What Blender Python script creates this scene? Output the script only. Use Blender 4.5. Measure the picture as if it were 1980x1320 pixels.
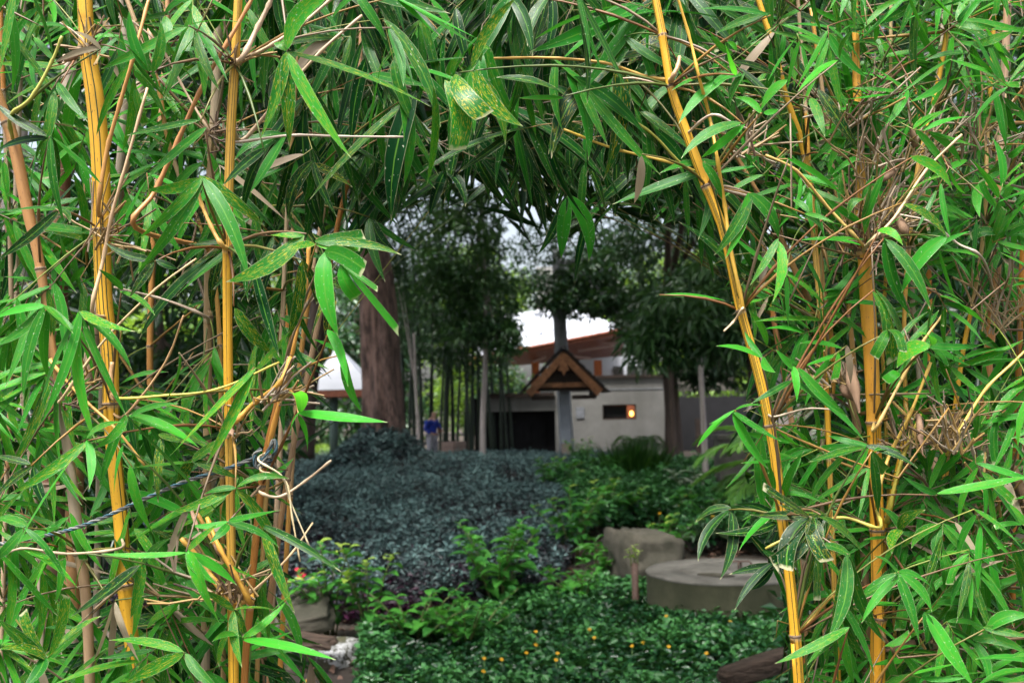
import bpy, bmesh, math, random
import numpy as np
from mathutils import Vector, Matrix, noise
R = random.Random(7)
NR = np.random.default_rng(7)
sc = bpy.context.scene
for o in list(bpy.data.objects): bpy.data.objects.remove(o)

# ------------------------------------------------------------------ camera
FPX, CX, CY, HOR, CAMH = 1925.0, 990.0, 660.0, 790.0, 1.7
PITCH, ROLL = math.atan((HOR - CY) / FPX), math.radians(1.2)
FWD = Vector((0, math.cos(PITCH), math.sin(PITCH)))
_r, _u = Vector((1, 0, 0)), Vector((0, -math.sin(PITCH), math.cos(PITCH)))
RGT = _r * math.cos(ROLL) - _u * math.sin(ROLL)
UPV = _r * math.sin(ROLL) + _u * math.cos(ROLL)
CAM = Vector((0, 0, CAMH))
cd = bpy.data.cameras.new('camera'); cam = bpy.data.objects.new('camera', cd)
sc.collection.objects.link(cam); sc.camera = cam
cd.sensor_width = 36; cd.lens = 36 * FPX / 1980
cd.clip_start = 0.05; cd.clip_end = 3000
m = Matrix((RGT, UPV, -FWD)).transposed().to_4x4(); m.translation = CAM
cam.matrix_world = m
cd.dof.use_dof = True; cd.dof.focus_distance = 2.0; cd.dof.aperture_fstop = 5.6; cd.dof.aperture_blades = 0

# ------------------------------------------------------------------ world, sun, exposure
SUN_EL, SUN_AZ = math.radians(66), math.radians(205)      # azimuth clockwise from +Y: behind the camera, a little left
w = bpy.data.worlds.new("World"); sc.world = w; w.use_nodes = True
nt = w.node_tree; bg = nt.nodes['Background']
sky = nt.nodes.new('ShaderNodeTexSky'); sky.sky_type = 'NISHITA'; sky.sun_disc = False
sky.sun_elevation = SUN_EL; sky.sun_rotation = SUN_AZ
sky.air_density = 1.0; sky.dust_density = 6.0; sky.ozone_density = 1.0
hs = nt.nodes.new('ShaderNodeHueSaturation'); hs.inputs['Saturation'].default_value = 0.55   # thin overcast
nt.links.new(sky.outputs[0], hs.inputs['Color']); nt.links.new(hs.outputs[0], bg.inputs[0]); bg.inputs[1].default_value = 0.065
sl = bpy.data.lights.new('sun', 'SUN'); sun = bpy.data.objects.new('sun', sl); sc.collection.objects.link(sun)
sl.energy = 1.5; sl.angle = math.radians(14); sl.color = (1, 0.98, 0.95)
sd = Vector((math.sin(SUN_AZ) * math.cos(SUN_EL), math.cos(SUN_AZ) * math.cos(SUN_EL), math.sin(SUN_EL)))
sun.rotation_euler = sd.to_track_quat('Z', 'Y').to_euler()
sc.view_settings.view_transform = 'Standard'; sc.view_settings.look = 'None'
sc.view_settings.exposure = 2.55; sc.view_settings.gamma = 1.0
sc.view_settings.use_curve_mapping = False
sc.cycles.max_bounces = 6; sc.cycles.transmission_bounces = 4; sc.cycles.transparent_max_bounces = 4
sc.cycles.use_denoising = True

# ------------------------------------------------------------------ pixel helpers (1980x1320 photograph pixels)
def P(px, py, D): return CAM + D * (FWD + RGT * ((px - CX) / FPX) + UPV * ((CY - py) / FPX))
def proj(p):
    d = p - CAM; D = d.dot(FWD)
    if D < 1e-3: D = 1e-3
    return CX + FPX * d.dot(RGT) / D, CY - FPX * d.dot(UPV) / D, D
def G(px, py, z=0.0):
    d = FWD + RGT * ((px - CX) / FPX) + UPV * ((CY - py) / FPX)
    t = (z - CAMH) / d.z
    return CAM + d * t
def gx(px, Y):       # world x of a pixel column at world depth Y
    return (px - CX) / FPX * Y
def Z(py, Y): return CAMH + (HOR - py) / FPX * Y

# ------------------------------------------------------------------ object helpers
COL = sc.collection
def tag(o, label=None, cat=None, group=None, kind=None):
    if label: o['label'] = label
    if cat: o['category'] = cat
    if group: o['group'] = group
    if kind: o['kind'] = kind
    return o
def empty(name, loc, label=None, cat=None, group=None):
    o = bpy.data.objects.new(name, None); COL.objects.link(o); o.location = loc; o.empty_display_size = 0.1
    o['wp'] = tuple(loc)
    return tag(o, label, cat, group)
WP = {}
def wp(o): return WP.get(o.name, Vector((0, 0, 0)))
def link(name, me, parent=None, loc=None, rot=None, scale=None, color=None):
    """loc is a world location; parents never rotate or scale"""
    o = bpy.data.objects.new(name, me); COL.objects.link(o)
    L = Vector(loc) if loc is not None else (wp(parent) if parent else Vector())
    if parent: o.parent = parent; o.location = L - wp(parent)
    else: o.location = L
    WP[o.name] = L
    if rot is not None:
        o.rotation_mode = 'QUATERNION'; o.rotation_quaternion = rot
    if scale is not None: o.scale = scale
    if color is not None: o.color = color
    return o
def root(name, loc, label, cat, group=None):
    o = empty(name, loc, label, cat, group); WP[o.name] = Vector(loc); del o['wp']; return o

class MB:
    def __init__(s): s.v = []; s.f = []; s.uv = []; s.mi = []
    def face(s, idx, uvs=None, mi=0):
        s.f.append(idx); s.uv.append(uvs or [(0, 0)] * len(idx)); s.mi.append(mi)
    def box(s, c, size, rot=None, mi=0):
        hx, hy, hz = size[0] / 2, size[1] / 2, size[2] / 2; b = len(s.v); c = Vector(c)
        for x, y, z in ((-1,-1,-1),(1,-1,-1),(1,1,-1),(-1,1,-1),(-1,-1,1),(1,-1,1),(1,1,1),(-1,1,1)):
            p = Vector((x * hx, y * hy, z * hz))
            if rot is not None: p = rot @ p
            s.v.append(c + p)
        for q in ((0,3,2,1),(4,5,6,7),(0,1,5,4),(1,2,6,5),(2,3,7,6),(3,0,4,7)):
            s.face([b + i for i in q], [(0,0),(1,0),(1,1),(0,1)], mi)
    def poly_prism(s, pts, d, mi=0):
        """pts: ring of Vectors, extruded by vector d"""
        b = len(s.v); n = len(pts); s.v += [Vector(p) for p in pts] + [Vector(p) + Vector(d) for p in pts]
        s.face(list(range(b, b + n)), None, mi); s.face([b + n + i for i in reversed(range(n))], None, mi)
        for i in range(n):
            j = (i + 1) % n; s.face([b + j, b + i, b + n + i, b + n + j], [(0,0),(1,0),(1,1),(0,1)], mi)
    def tube(s, pts, rad, sides=6, v0=0.0, vs=None, cap=True, mi=0):
        pts = [Vector(p) for p in pts]; n = len(pts); b = len(s.v)
        t0 = (pts[1] - pts[0]).normalized()
        a = Vector((0, 1, 0)) if abs(t0.y) < 0.9 else Vector((1, 0, 0))
        nx = t0.cross(a).normalized()
        for i in range(n):
            t = (pts[min(i + 1, n - 1)] - pts[max(i - 1, 0)]).normalized()
            nx = (nx - t * nx.dot(t)).normalized(); ny = t.cross(nx)
            r = rad[i] if hasattr(rad, '__len__') else rad
            for k in range(sides):
                an = 2 * math.pi * k / sides
                s.v.append(pts[i] + (nx * math.cos(an) + ny * math.sin(an)) * r)
        for i in range(n - 1):
            va = vs[i] if vs else v0 + i / (n - 1); vb = vs[i + 1] if vs else v0 + (i + 1) / (n - 1)
            for k in range(sides):
                k2 = (k + 1) % sides
                s.face([b + i*sides + k, b + i*sides + k2, b + (i+1)*sides + k2, b + (i+1)*sides + k],
                       [(k/sides, va), ((k+1)/sides, va), ((k+1)/sides, vb), (k/sides, vb)], mi)
        if cap:
            s.face([b + k for k in reversed(range(sides))], None, mi)
            s.face([b + (n-1)*sides + k for k in range(sides)], None, mi)
    def mesh(s, name, mats, smooth=True, origin=None):
        me = bpy.data.meshes.new(name)
        o = Vector(origin) if origin is not None else Vector()
        me.from_pydata([tuple(Vector(p) - o) for p in s.v], [], s.f)
        uvl = me.uv_layers.new(name='UVMap')
        flat = [c for f in s.uv for u in f for c in u]
        uvl.data.foreach_set('uv', flat)
        for mt in (mats if isinstance(mats, (list, tuple)) else [mats]): me.materials.append(mt)
        if any(s.mi): me.polygons.foreach_set('material_index', s.mi)
        if smooth: me.polygons.foreach_set('use_smooth', [True] * len(me.polygons))
        me.update(); return me
    def obj(s, name, mats, parent=None, loc=None, smooth=True, color=None):
        L = Vector(loc) if loc is not None else (wp(parent) if parent else Vector())
        return link(name, s.mesh(name, mats, smooth, L), parent, L, color=color)

def catmull(pts, n):
    pts = [Vector(p) for p in pts]
    ext = [pts[0] * 2 - pts[1]] + pts + [pts[-1] * 2 - pts[-2]]
    out = []
    for i in range(len(pts) - 1):
        p0, p1, p2, p3 = ext[i:i+4]
        for k in range(n):
            t = k / n
            out.append(0.5 * ((2*p1) + (p2-p0)*t + (2*p0-5*p1+4*p2-p3)*t*t + (3*p1-p0-3*p2+p3)*t**3))
    out.append(pts[-1]); return out
def bezier(a, c, b, n):
    return [a*(1-t)**2 + c*2*t*(1-t) + b*t*t for t in [i / n for i in range(n + 1)]]

# ------------------------------------------------------------------ materials
def mat(name):
    m = bpy.data.materials.new(name); m.use_nodes = True
    return m, m.node_tree, m.node_tree.nodes, m.node_tree.links, m.node_tree.nodes['Principled BSDF']
def N(nt, t, **kw):
    n = nt.nodes.new(t)
    for k, v in kw.items():
        if k[0] == '_': n.inputs[int(k[1:])].default_value = v
        else: setattr(n, k, v)
    return n
def mixc(nt, fac, a, b, mode='MIX'):
    n = nt.nodes.new('ShaderNodeMix'); n.data_type = 'RGBA'; n.blend_type = mode
    for sock, v in ((n.inputs[0], fac), (n.inputs[6], a), (n.inputs[7], b)):
        if isinstance(v, bpy.types.NodeSocket): nt.links.new(v, sock)
        elif isinstance(v, (int, float)): sock.default_value = v
        else: sock.default_value = (*v, 1) if len(v) == 3 else v
    return n.outputs[2]
def mth(nt, op, a, b=None, c=None, clamp=False):
    n = nt.nodes.new('ShaderNodeMath'); n.operation = op; n.use_clamp = clamp
    for i, v in enumerate((a, b, c)):
        if v is None: continue
        if isinstance(v, bpy.types.NodeSocket): nt.links.new(v, n.inputs[i])
        else: n.inputs[i].default_value = v
    return n.outputs[0]
def rng(nt, v, a, b, c=0.0, d=1.0):
    n = nt.nodes.new('ShaderNodeMapRange'); nt.links.new(v, n.inputs[0])
    for i, x in enumerate((a, b, c, d)): n.inputs[i + 1].default_value = x
    return n.outputs[0]
def uvnoise(nt, su, sv, rough=0.5, detail=2, rand=None):
    uv = N(nt, 'ShaderNodeUVMap'); mp = N(nt, 'ShaderNodeMapping'); mp.inputs['Scale'].default_value = (su, sv, 1)
    nt.links.new(uv.outputs[0], mp.inputs[0])
    nz = N(nt, 'ShaderNodeTexNoise'); nz.inputs['Scale'].default_value = 1; nz.inputs['Detail'].default_value = detail
    nz.inputs['Roughness'].default_value = rough
    if rand is not None:
        nz.noise_dimensions = '4D'; nt.links.new(rand, nz.inputs['W'])
    nt.links.new(mp.outputs[0], nz.inputs['Vector'])
    return nz.outputs['Fac']
def objnoise(nt, scale, detail=4, rough=0.6, stretch=(1, 1, 1)):
    tc = N(nt, 'ShaderNodeTexCoord'); mp = N(nt, 'ShaderNodeMapping'); mp.inputs['Scale'].default_value = stretch
    nt.links.new(tc.outputs['Object'], mp.inputs[0])
    nz = N(nt, 'ShaderNodeTexNoise'); nz.inputs['Scale'].default_value = scale; nz.inputs['Detail'].default_value = detail
    nz.inputs['Roughness'].default_value = rough
    nt.links.new(mp.outputs[0], nz.inputs['Vector']); return nz.outputs['Fac']
def bump(nt, bsdf, h, strength=0.3, dist=0.01):
    b = N(nt, 'ShaderNodeBump'); b.inputs['Strength'].default_value = strength; b.inputs['Distance'].default_value = dist
    nt.links.new(h, b.inputs['Height']); nt.links.new(b.outputs[0], bsdf.inputs['Normal'])

def leaf_shader(nt, bs, col, trans_col, trans=0.3):
    nodes = nt.nodes; out = nodes['Material Output']
    tr = N(nt, 'ShaderNodeBsdfTranslucent'); mx = N(nt, 'ShaderNodeMixShader')
    nt.links.new(col, bs.inputs['Base Color'])
    nt.links.new(trans_col, tr.inputs[0])
    if isinstance(trans, bpy.types.NodeSocket): nt.links.new(trans, mx.inputs[0])
    else: mx.inputs[0].default_value = trans
    nt.links.new(bs.outputs[0], mx.inputs[1]); nt.links.new(tr.outputs[0], mx.inputs[2])
    nt.links.new(mx.outputs[0], out.inputs[0])

def make_bamboo_leaf_mat():
    m, nt, nd, lk, bs = mat('bamboo_leaf')
    oi = N(nt, 'ShaderNodeObjectInfo'); sep = N(nt, 'ShaderNodeSeparateColor'); lk.new(oi.outputs['Color'], sep.inputs[0])
    yl, st, dry = sep.outputs[0], sep.outputs[1], sep.outputs[2]
    rnd = mth(nt, 'MULTIPLY', oi.outputs['Random'], 40)
    uv = N(nt, 'ShaderNodeUVMap'); su = N(nt, 'ShaderNodeSeparateXYZ'); lk.new(uv.outputs[0], su.inputs[0])
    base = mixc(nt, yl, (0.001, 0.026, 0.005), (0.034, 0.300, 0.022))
    vein = uvnoise(nt, 1.5, 38, 0.6, 2, rnd)
    base = mixc(nt, 1.0, base, mixc(nt, vein, (0.72, 0.72, 0.72), (1.3, 1.3, 1.2)), 'MULTIPLY')
    blot = uvnoise(nt, 5, 2, 0.5, 3, rnd)
    base = mixc(nt, rng(nt, blot, 0.5, 0.75, 0, 0.35), base, (0.012, 0.10, 0.018))
    geo = N(nt, 'ShaderNodeNewGeometry')
    base = mixc(nt, mth(nt, 'MULTIPLY', geo.outputs['Backfacing'], 0.55), base, (0.010, 0.085, 0.022))
    # midrib
    d = mth(nt, 'ABSOLUTE', mth(nt, 'SUBTRACT', su.outputs[1], 0.5))
    base = mixc(nt, rng(nt, d, 0.025, 0.05, 0.6, 0), base, (0.10, 0.26, 0.03))
    # yellow variegated streaks
    sk = uvnoise(nt, 16, 26, 0.45, 1, rnd)
    sm = mth(nt, 'MULTIPLY', rng(nt, sk, 0.575, 0.62), st, clamp=True)
    base = mixc(nt, sm, base, (0.36, 0.30, 0.02))
    # pale specks
    sp = uvnoise(nt, 40, 9, 0.4, 0, rnd)
    base = mixc(nt, rng(nt, sp, 0.74, 0.78, 0, 0.5), base, (0.5, 0.55, 0.4))
    # dry tip and edge
    tip = mth(nt, 'ADD', su.outputs[0], mth(nt, 'MULTIPLY', mth(nt, 'SUBTRACT', blot, 0.5), 0.2))
    tipm = rng(nt, tip, 0.95, 0.99, 0, 0.7)
    edge = rng(nt, d, 0.455, 0.49, 0, 0.30)
    base = mixc(nt, mth(nt, 'MAXIMUM', tipm, edge), base, (0.48, 0.46, 0.28))
    straw = mixc(nt, vein, (0.15, 0.10, 0.06), (0.38, 0.32, 0.23))
    base = mixc(nt, dry, base, straw)
    tcol = mixc(nt, 1.0, mixc(nt, dry, mixc(nt, yl, (0.008, 0.12, 0.006), (0.14, 0.66, 0.03)), (0.4, 0.3, 0.2)), mixc(nt, vein, (0.75,)*3, (1.1,)*3), 'MULTIPLY')
    bs.inputs['Roughness'].default_value = 0.29; bs.inputs['Specular IOR Level'].default_value = 0.12
    bump(nt, bs, vein, 0.25, 0.002)
    leaf_shader(nt, bs, base, tcol, mth(nt, 'MULTIPLY_ADD', yl, 0.28, 0.12))
    return m
def make_cloud_leaf_mat(name, a, b, c, trans_col, rough=0.45, trans=0.25, spec=0.5):
    """per-face tint: 0 = a, 0.5 = b, 1 = c"""
    m, nt, nd, lk, bs = mat(name)
    at = N(nt, 'ShaderNodeAttribute'); at.attribute_name = 'tint'
    cr = N(nt, 'ShaderNodeValToRGB'); e = cr.color_ramp.elements
    e[0].color = (*a, 1); e[1].color = (*c, 1); k = e.new(0.5); k.color = (*b, 1)
    lk.new(at.outputs['Fac'], cr.inputs[0])
    bs.inputs['Roughness'].default_value = rough; bs.inputs['Specular IOR Level'].default_value = spec
    tc = mixc(nt, 0.5, cr.outputs[0], trans_col)
    leaf_shader(nt, bs, cr.outputs[0], tc, trans)
    return m
def make_culm_mat():
    m, nt, nd, lk, bs = mat('bamboo_culm_skin')
    oi = N(nt, 'ShaderNodeObjectInfo')
    uv = N(nt, 'ShaderNodeUVMap'); su = N(nt, 'ShaderNodeSeparateXYZ'); lk.new(uv.outputs[0], su.inputs[0])
    u = mth(nt, 'MULTIPLY', su.outputs[0], 26); vi = mth(nt, 'FLOOR', su.outputs[1])
    wn = N(nt, 'ShaderNodeTexWhiteNoise'); wn.noise_dimensions = '3D'
    cb = N(nt, 'ShaderNodeCombineXYZ'); lk.new(mth(nt, 'FLOOR', u), cb.inputs[0]); lk.new(vi, cb.inputs[1])
    lk.new(mth(nt, 'FLOOR', mth(nt, 'MULTIPLY', oi.outputs['Random'], 977)), cb.inputs[2]); lk.new(cb.outputs[0], wn.inputs['Vector'])
    fu = mth(nt, 'ABSOLUTE', mth(nt, 'SUBTRACT', mth(nt, 'FRACT', u), 0.5))
    wv = uvnoise(nt, 60, 3, 0.5, 2)
    wid = mth(nt, 'MULTIPLY_ADD', mth(nt, 'SUBTRACT', wv, 0.5), 0.25, 0.30)
    line = rng(nt, mth(nt, 'SUBTRACT', wid, fu), -0.02, 0.06)
    strip = mth(nt, 'MULTIPLY', mth(nt, 'MULTIPLY', rng(nt, wn.outputs[0], 0.72, 0.73), line), oi.outputs['Alpha'])
    nz = uvnoise(nt, 5, 1.6, 0.6, 5); gr = uvnoise(nt, 70, 1.0, 0.6, 3); spk = uvnoise(nt, 28, 34, 0.5, 1)
    base = mixc(nt, 1.0, oi.outputs['Color'], mixc(nt, nz, (0.58, 0.50, 0.40), (1.18, 1.22, 1.25)), 'MULTIPLY')
    base = mixc(nt, 1.0, base, mixc(nt, gr, (0.85, 0.82, 0.78), (1.12, 1.12, 1.1)), 'MULTIPLY')
    base = mixc(nt, rng(nt, nz, 0.58, 0.72, 0, 0.45), base, (0.50, 0.24, 0.06))
    base = mixc(nt, rng(nt, spk, 0.66, 0.74, 0, 0.75), base, (0.13, 0.07, 0.03))
    wn2 = N(nt, 'ShaderNodeTexWhiteNoise'); wn2.noise_dimensions = '2D'; cb2 = N(nt, 'ShaderNodeCombineXYZ')
    lk.new(vi, cb2.inputs[0]); lk.new(mth(nt, 'FLOOR', mth(nt, 'MULTIPLY', oi.outputs['Random'], 977)), cb2.inputs[1]); lk.new(cb2.outputs[0], wn2.inputs['Vector'])
    bl = mth(nt, 'MULTIPLY', rng(nt, wn2.outputs[0], 0.35, 0.8, 0, 0.85), mth(nt, 'SUBTRACT', 1.0, oi.outputs['Alpha'], clamp=True))
    base = mixc(nt, bl, base, mixc(nt, nz, (0.25, 0.19, 0.13), (0.46, 0.40, 0.31)))
    base = mixc(nt, strip, base, (0.012, 0.042, 0.008))
    fv = mth(nt, 'FRACT', su.outputs[1])
    band = mth(nt, 'MAXIMUM', rng(nt, fv, 0.0, 0.035, 0.75, 0), rng(nt, fv, 0.985, 1.0, 0, 0.6))
    base = mixc(nt, band, base, (0.42, 0.34, 0.24))
    lk.new(base, bs.inputs['Base Color']); bs.inputs['Roughness'].default_value = 0.5; bs.inputs['Specular IOR Level'].default_value = 0.35
    bump(nt, bs, gr, 0.25, 0.002)
    return m
def make_twig_mat():
    m, nt, nd, lk, bs = mat('twig_skin')
    oi = N(nt, 'ShaderNodeObjectInfo'); nz = uvnoise(nt, 4, 14, 0.6, 3)
    base = mixc(nt, 1.0, oi.outputs['Color'], mixc(nt, nz, (0.55, 0.5, 0.45), (1.35, 1.3, 1.25)), 'MULTIPLY')
    lk.new(base, bs.inputs['Base Color']); bs.inputs['Roughness'].default_value = 0.5
    return m
def make_tint_twig_mat():
    m, nt, nd, lk, bs = mat('dry_twig')
    at = N(nt, 'ShaderNodeAttribute'); at.attribute_name = 'tint'
    cr = N(nt, 'ShaderNodeValToRGB'); e = cr.color_ramp.elements
    e[0].color = (0.06, 0.035, 0.02, 1); e[1].color = (0.34, 0.28, 0.21, 1)
    for p, c in ((0.3, (0.13, 0.08, 0.045)), (0.55, (0.28, 0.18, 0.05)), (0.75, (0.21, 0.155, 0.10))):
        k = e.new(p); k.color = (*c, 1)
    lk.new(at.outputs['Fac'], cr.inputs[0]); lk.new(cr.outputs[0], bs.inputs['Base Color']); bs.inputs['Roughness'].default_value = 0.6
    return m
def plain(name, col, rough=0.7, scale=6, var=0.25, bmp=0.2, stretch=(1, 1, 1), col2=None, spec=0.4, dist=0.01):
    m, nt, nd, lk, bs = mat(name)
    nz = objnoise(nt, scale, 5, 0.6, stretch)
    c2 = col2 or tuple(min(1, c * (1 + var)) for c in col)
    c1 = tuple(c * (1 - var) for c in col)
    base = mixc(nt, rng(nt, nz, 0.3, 0.7), c1, c2)
    lk.new(base, bs.inputs['Base Color']); bs.inputs['Roughness'].default_value = rough
    bs.inputs['Specular IOR Level'].default_value = spec
    if bmp: bump(nt, bs, nz, bmp, dist)
    return m
def stained(name, col, stain, rough=0.8, scale=1.2):
    m, nt, nd, lk, bs = mat(name)
    a = objnoise(nt, scale, 6, 0.65); b = objnoise(nt, scale * 9, 4, 0.6); c = objnoise(nt, scale * 3, 4, 0.7, (1, 1, 0.15))
    base = mixc(nt, rng(nt, a, 0.42, 0.7, 0, 0.8), col, stain)
    base = mixc(nt, rng(nt, c, 0.5, 0.8, 0, 0.5), base, stain)
    base = mixc(nt, 1.0, base, mixc(nt, b, (0.82,)*3, (1.15,)*3), 'MULTIPLY')
    lk.new(base, bs.inputs['Base Color']); bs.inputs['Roughness'].default_value = rough
    bump(nt, bs, b, 0.3, 0.01); return m
def bark(name, a, b, su=14, sv=3, strength=0.8):
    m, nt, nd, lk, bs = mat(name)
    nz = uvnoise(nt, su, sv, 0.65, 5); n2 = uvnoise(nt, 3, 1.2, 0.6, 4); n3 = uvnoise(nt, su * 3, sv * 9, 0.6, 2)
    base = mixc(nt, rng(nt, nz, 0.40, 0.60), a, b)
    base = mixc(nt, rng(nt, n2, 0.45, 0.75, 0, 0.5), base, tuple(x * 0.55 for x in a))
    base = mixc(nt, 1.0, base, mixc(nt, n3, (0.7,)*3, (1.25,)*3), 'MULTIPLY')
    lk.new(base, bs.inputs['Base Color']); bs.inputs['Roughness'].default_value = 0.85
    bump(nt, bs, nz, strength, 0.04); return m

M = dict(
    leaf=make_bamboo_leaf_mat(), culm=make_culm_mat(), twig=make_twig_mat(), drytwig=make_tint_twig_mat(),
    ring=plain('node_scar', (0.16, 0.11, 0.07), 0.8, 60),
    sheath=plain('culm_sheath', (0.21, 0.13, 0.08), 0.8, 25, 0.6, 0.4, (1, 1, 0.1)),
    tree_leaf=make_cloud_leaf_mat('tree_leaf', (0.012, 0.040, 0.018), (0.030, 0.085, 0.035), (0.075, 0.17, 0.05), (0.15, 0.35, 0.03), 0.35, 0.22),
    bright_leaf=make_cloud_leaf_mat('bright_tree_leaf', (0.04, 0.10, 0.015), (0.10, 0.22, 0.02), (0.26, 0.40, 0.04), (0.4, 0.6, 0.05), 0.5, 0.4),
    zebrina=make_cloud_leaf_mat('silver_purple_leaf', (0.045, 0.010, 0.030), (0.042, 0.062, 0.062), (0.140, 0.240, 0.230), (0.10, 0.05, 0.10), 0.40, 0.08, 0.28),
    wedelia=make_cloud_leaf_mat('glossy_ground_leaf', (0.004, 0.028, 0.009), (0.016, 0.080, 0.026), (0.085, 0.27, 0.075), (0.15, 0.40, 0.04), 0.30, 0.15, 0.40),
    litter=make_cloud_leaf_mat('fallen_leaf', (0.06, 0.035, 0.022), (0.17, 0.09, 0.06), (0.34, 0.24, 0.18), (0.2, 0.1, 0.05), 0.7, 0.05),
    palm=make_cloud_leaf_mat('palm_leaf', (0.012, 0.05, 0.012), (0.035, 0.12, 0.02), (0.12, 0.27, 0.035), (0.2, 0.42, 0.03), 0.32, 0.25, 0.6),
    bark_big=bark('ridged_brown_bark', (0.042, 0.024, 0.020), (0.22, 0.135, 0.110), 26, 16, 1.0),
    bark_pale=bark('pale_smooth_bark', (0.34, 0.29, 0.27), (0.50, 0.44, 0.42), 5, 4, 0.3),
    bark_grey=bark('smooth_grey_bark', (0.17, 0.18, 0.20), (0.28, 0.29, 0.31), 4, 10, 0.2),
    bark_dark=bark('dark_bark', (0.05, 0.035, 0.028), (0.13, 0.09, 0.07), 12, 3, 0.7),
    dark_culm=plain('dark_culm_skin', (0.016, 0.028, 0.018), 0.45, 4, 0.5, 0.05, (6, 6, 0.3)),
    soil=None,
    concrete=stained('weathered_concrete', (0.15, 0.14, 0.12), (0.035, 0.032, 0.024), 0.85, 2.6),
    cover_side=stained('mossy_concrete', (0.10, 0.096, 0.055), (0.035, 0.04, 0.018), 0.9, 2.0),
    stone=stained('mossy_stone', (0.085, 0.075, 0.055), (0.022, 0.024, 0.012), 0.9, 4),
    lichen=plain('white_lichen', (0.42, 0.42, 0.42), 0.9, 30, 0.25, 0.6),
    wall=stained('off_white_plaster', (0.225, 0.22, 0.205), (0.12, 0.115, 0.10), 0.85, 0.35),
    whiteroof=plain('white_roof_sheet', (0.44, 0.46, 0.50), 0.55, 1.0, 0.06, 0.05),
    redwood=plain('red_brown_timber', (0.20, 0.065, 0.035), 0.5, 5, 0.35, 0.2, (1, 1, 0.2)),
    orange=plain('orange_timber', (0.50, 0.15, 0.05), 0.5, 5, 0.25, 0.2, (4, 4, 0.3)),
    batten=plain('pink_batten', (0.50, 0.38, 0.37), 0.6, 6, 0.1, 0.05),
    board=plain('varnished_barge_board', (0.24, 0.105, 0.045), 0.5, 9, 0.35, 0.25, (1, 1, 1)),
    darkwood=plain('dark_timber', (0.035, 0.022, 0.016), 0.7, 8, 0.4, 0.3),
    rooftile=plain('dark_roof_shingle', (0.030, 0.030, 0.034), 0.75, 12, 0.4, 0.4),
    post=stained('blue_grey_painted_post', (0.34, 0.37, 0.43), (0.22, 0.24, 0.28), 0.6, 1.5),
    postbase=stained('bare_concrete_post_base', (0.33, 0.27, 0.23), (0.2, 0.17, 0.14), 0.85, 1.5),
    black=plain('dark_interior', (0.012, 0.012, 0.014), 0.9, 3, 0.3, 0),
    darkglass=plain('dark_window_glass', (0.02, 0.02, 0.02), 0.08, 1, 0.1, 0, spec=0.6),
    greyplaque=plain('grey_plaque', (0.22, 0.23, 0.25), 0.5, 14, 0.3, 0.1),
    greenmetal=plain('green_grey_column', (0.10, 0.15, 0.14), 0.45, 5, 0.2, 0.05),
    boxboard=plain('brown_planter_board', (0.27, 0.19, 0.16), 0.75, 10, 0.2, 0.2, (1, 1, 4)),
    rotwood=plain('rotting_wood', (0.075, 0.05, 0.036), 0.9, 9, 0.6, 0.8, (.6, 4, 4), dist=.03),
    iron=plain('rusty_iron', (0.10, 0.06, 0.045), 0.7, 40, 0.4, 0.3),
    skin=plain('skin', (0.45, 0.26, 0.19), 0.5, 12, 0.1, 0),
    shirt=plain('blue_cotton', (0.012, 0.035, 0.30), 0.8, 20, 0.2, 0.2),
    trousers=plain('grey_cotton', (0.36, 0.35, 0.40), 0.85, 20, 0.15, 0.2),
    shoe=plain('dark_shoe', (0.03, 0.025, 0.025), 0.5, 20, 0.2, 0),
    bag=plain('brown_leather', (0.10, 0.045, 0.03), 0.5, 20, 0.2, 0),
    yellow=plain('yellow_petal', (0.62, 0.34, 0.008), 0.5, 20, 0.15, 0),
    yellowc=plain('flower_centre', (0.45, 0.18, 0.01), 0.7, 40, 0.2, 0.2),
    red=plain('crimson_petal', (0.55, 0.012, 0.05), 0.5, 20, 0.25, 0),
    rope_grey=plain('grey_rope_fibre', (0.08, 0.085, 0.085), 0.85, 120, 0.3, 0.4),
    rope_white=plain('white_rope_fibre', (0.20, 0.205, 0.19), 0.85, 120, 0.2, 0.4),
    rope_blue=plain('blue_rope_fibre', (0.05, 0.12, 0.16), 0.8, 120, 0.25, 0.4),
)
def green_leaf_mat(name, dark, light, tc, rough=0.36, cream=None):
    m, nt, nd, lk, bs = mat(name)
    oi = N(nt, 'ShaderNodeObjectInfo'); uv = N(nt, 'ShaderNodeUVMap'); su = N(nt, 'ShaderNodeSeparateXYZ'); lk.new(uv.outputs[0], su.inputs[0])
    rnd = mth(nt, 'MULTIPLY', oi.outputs['Random'], 30); nz = uvnoise(nt, 6, 6, 0.6, 3, rnd)
    f = mth(nt, 'ADD', mth(nt, 'MULTIPLY', oi.outputs['Random'], 0.6), mth(nt, 'MULTIPLY', nz, 0.4))
    base = mixc(nt, f, dark, light)
    d = mth(nt, 'ABSOLUTE', mth(nt, 'SUBTRACT', su.outputs[1], 0.5))
    if cream: base = mixc(nt, rng(nt, mth(nt, 'ADD', d, mth(nt, 'MULTIPLY', nz, 0.25)), 0.28, 0.36), base, cream)
    base = mixc(nt, rng(nt, d, 0.02, 0.045, 0.5, 0), base, light)
    bs.inputs['Roughness'].default_value = rough
    leaf_shader(nt, bs, base, mixc(nt, 0.5, base, tc), 0.25); return m
M['shrub_leaf'] = green_leaf_mat('shrub_leaf', (0.020, 0.12, 0.030), (0.11, 0.40, 0.05), (0.2, 0.6, 0.05))
M['lime_leaf'] = green_leaf_mat('lime_leaf', (0.20, 0.36, 0.05), (0.42, 0.55, 0.10), (0.4, 0.6, 0.05))
M['strap_leaf'] = green_leaf_mat('strap_leaf', (0.05, 0.10, 0.07), (0.15, 0.24, 0.15), (0.2, 0.4, 0.1))
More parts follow.
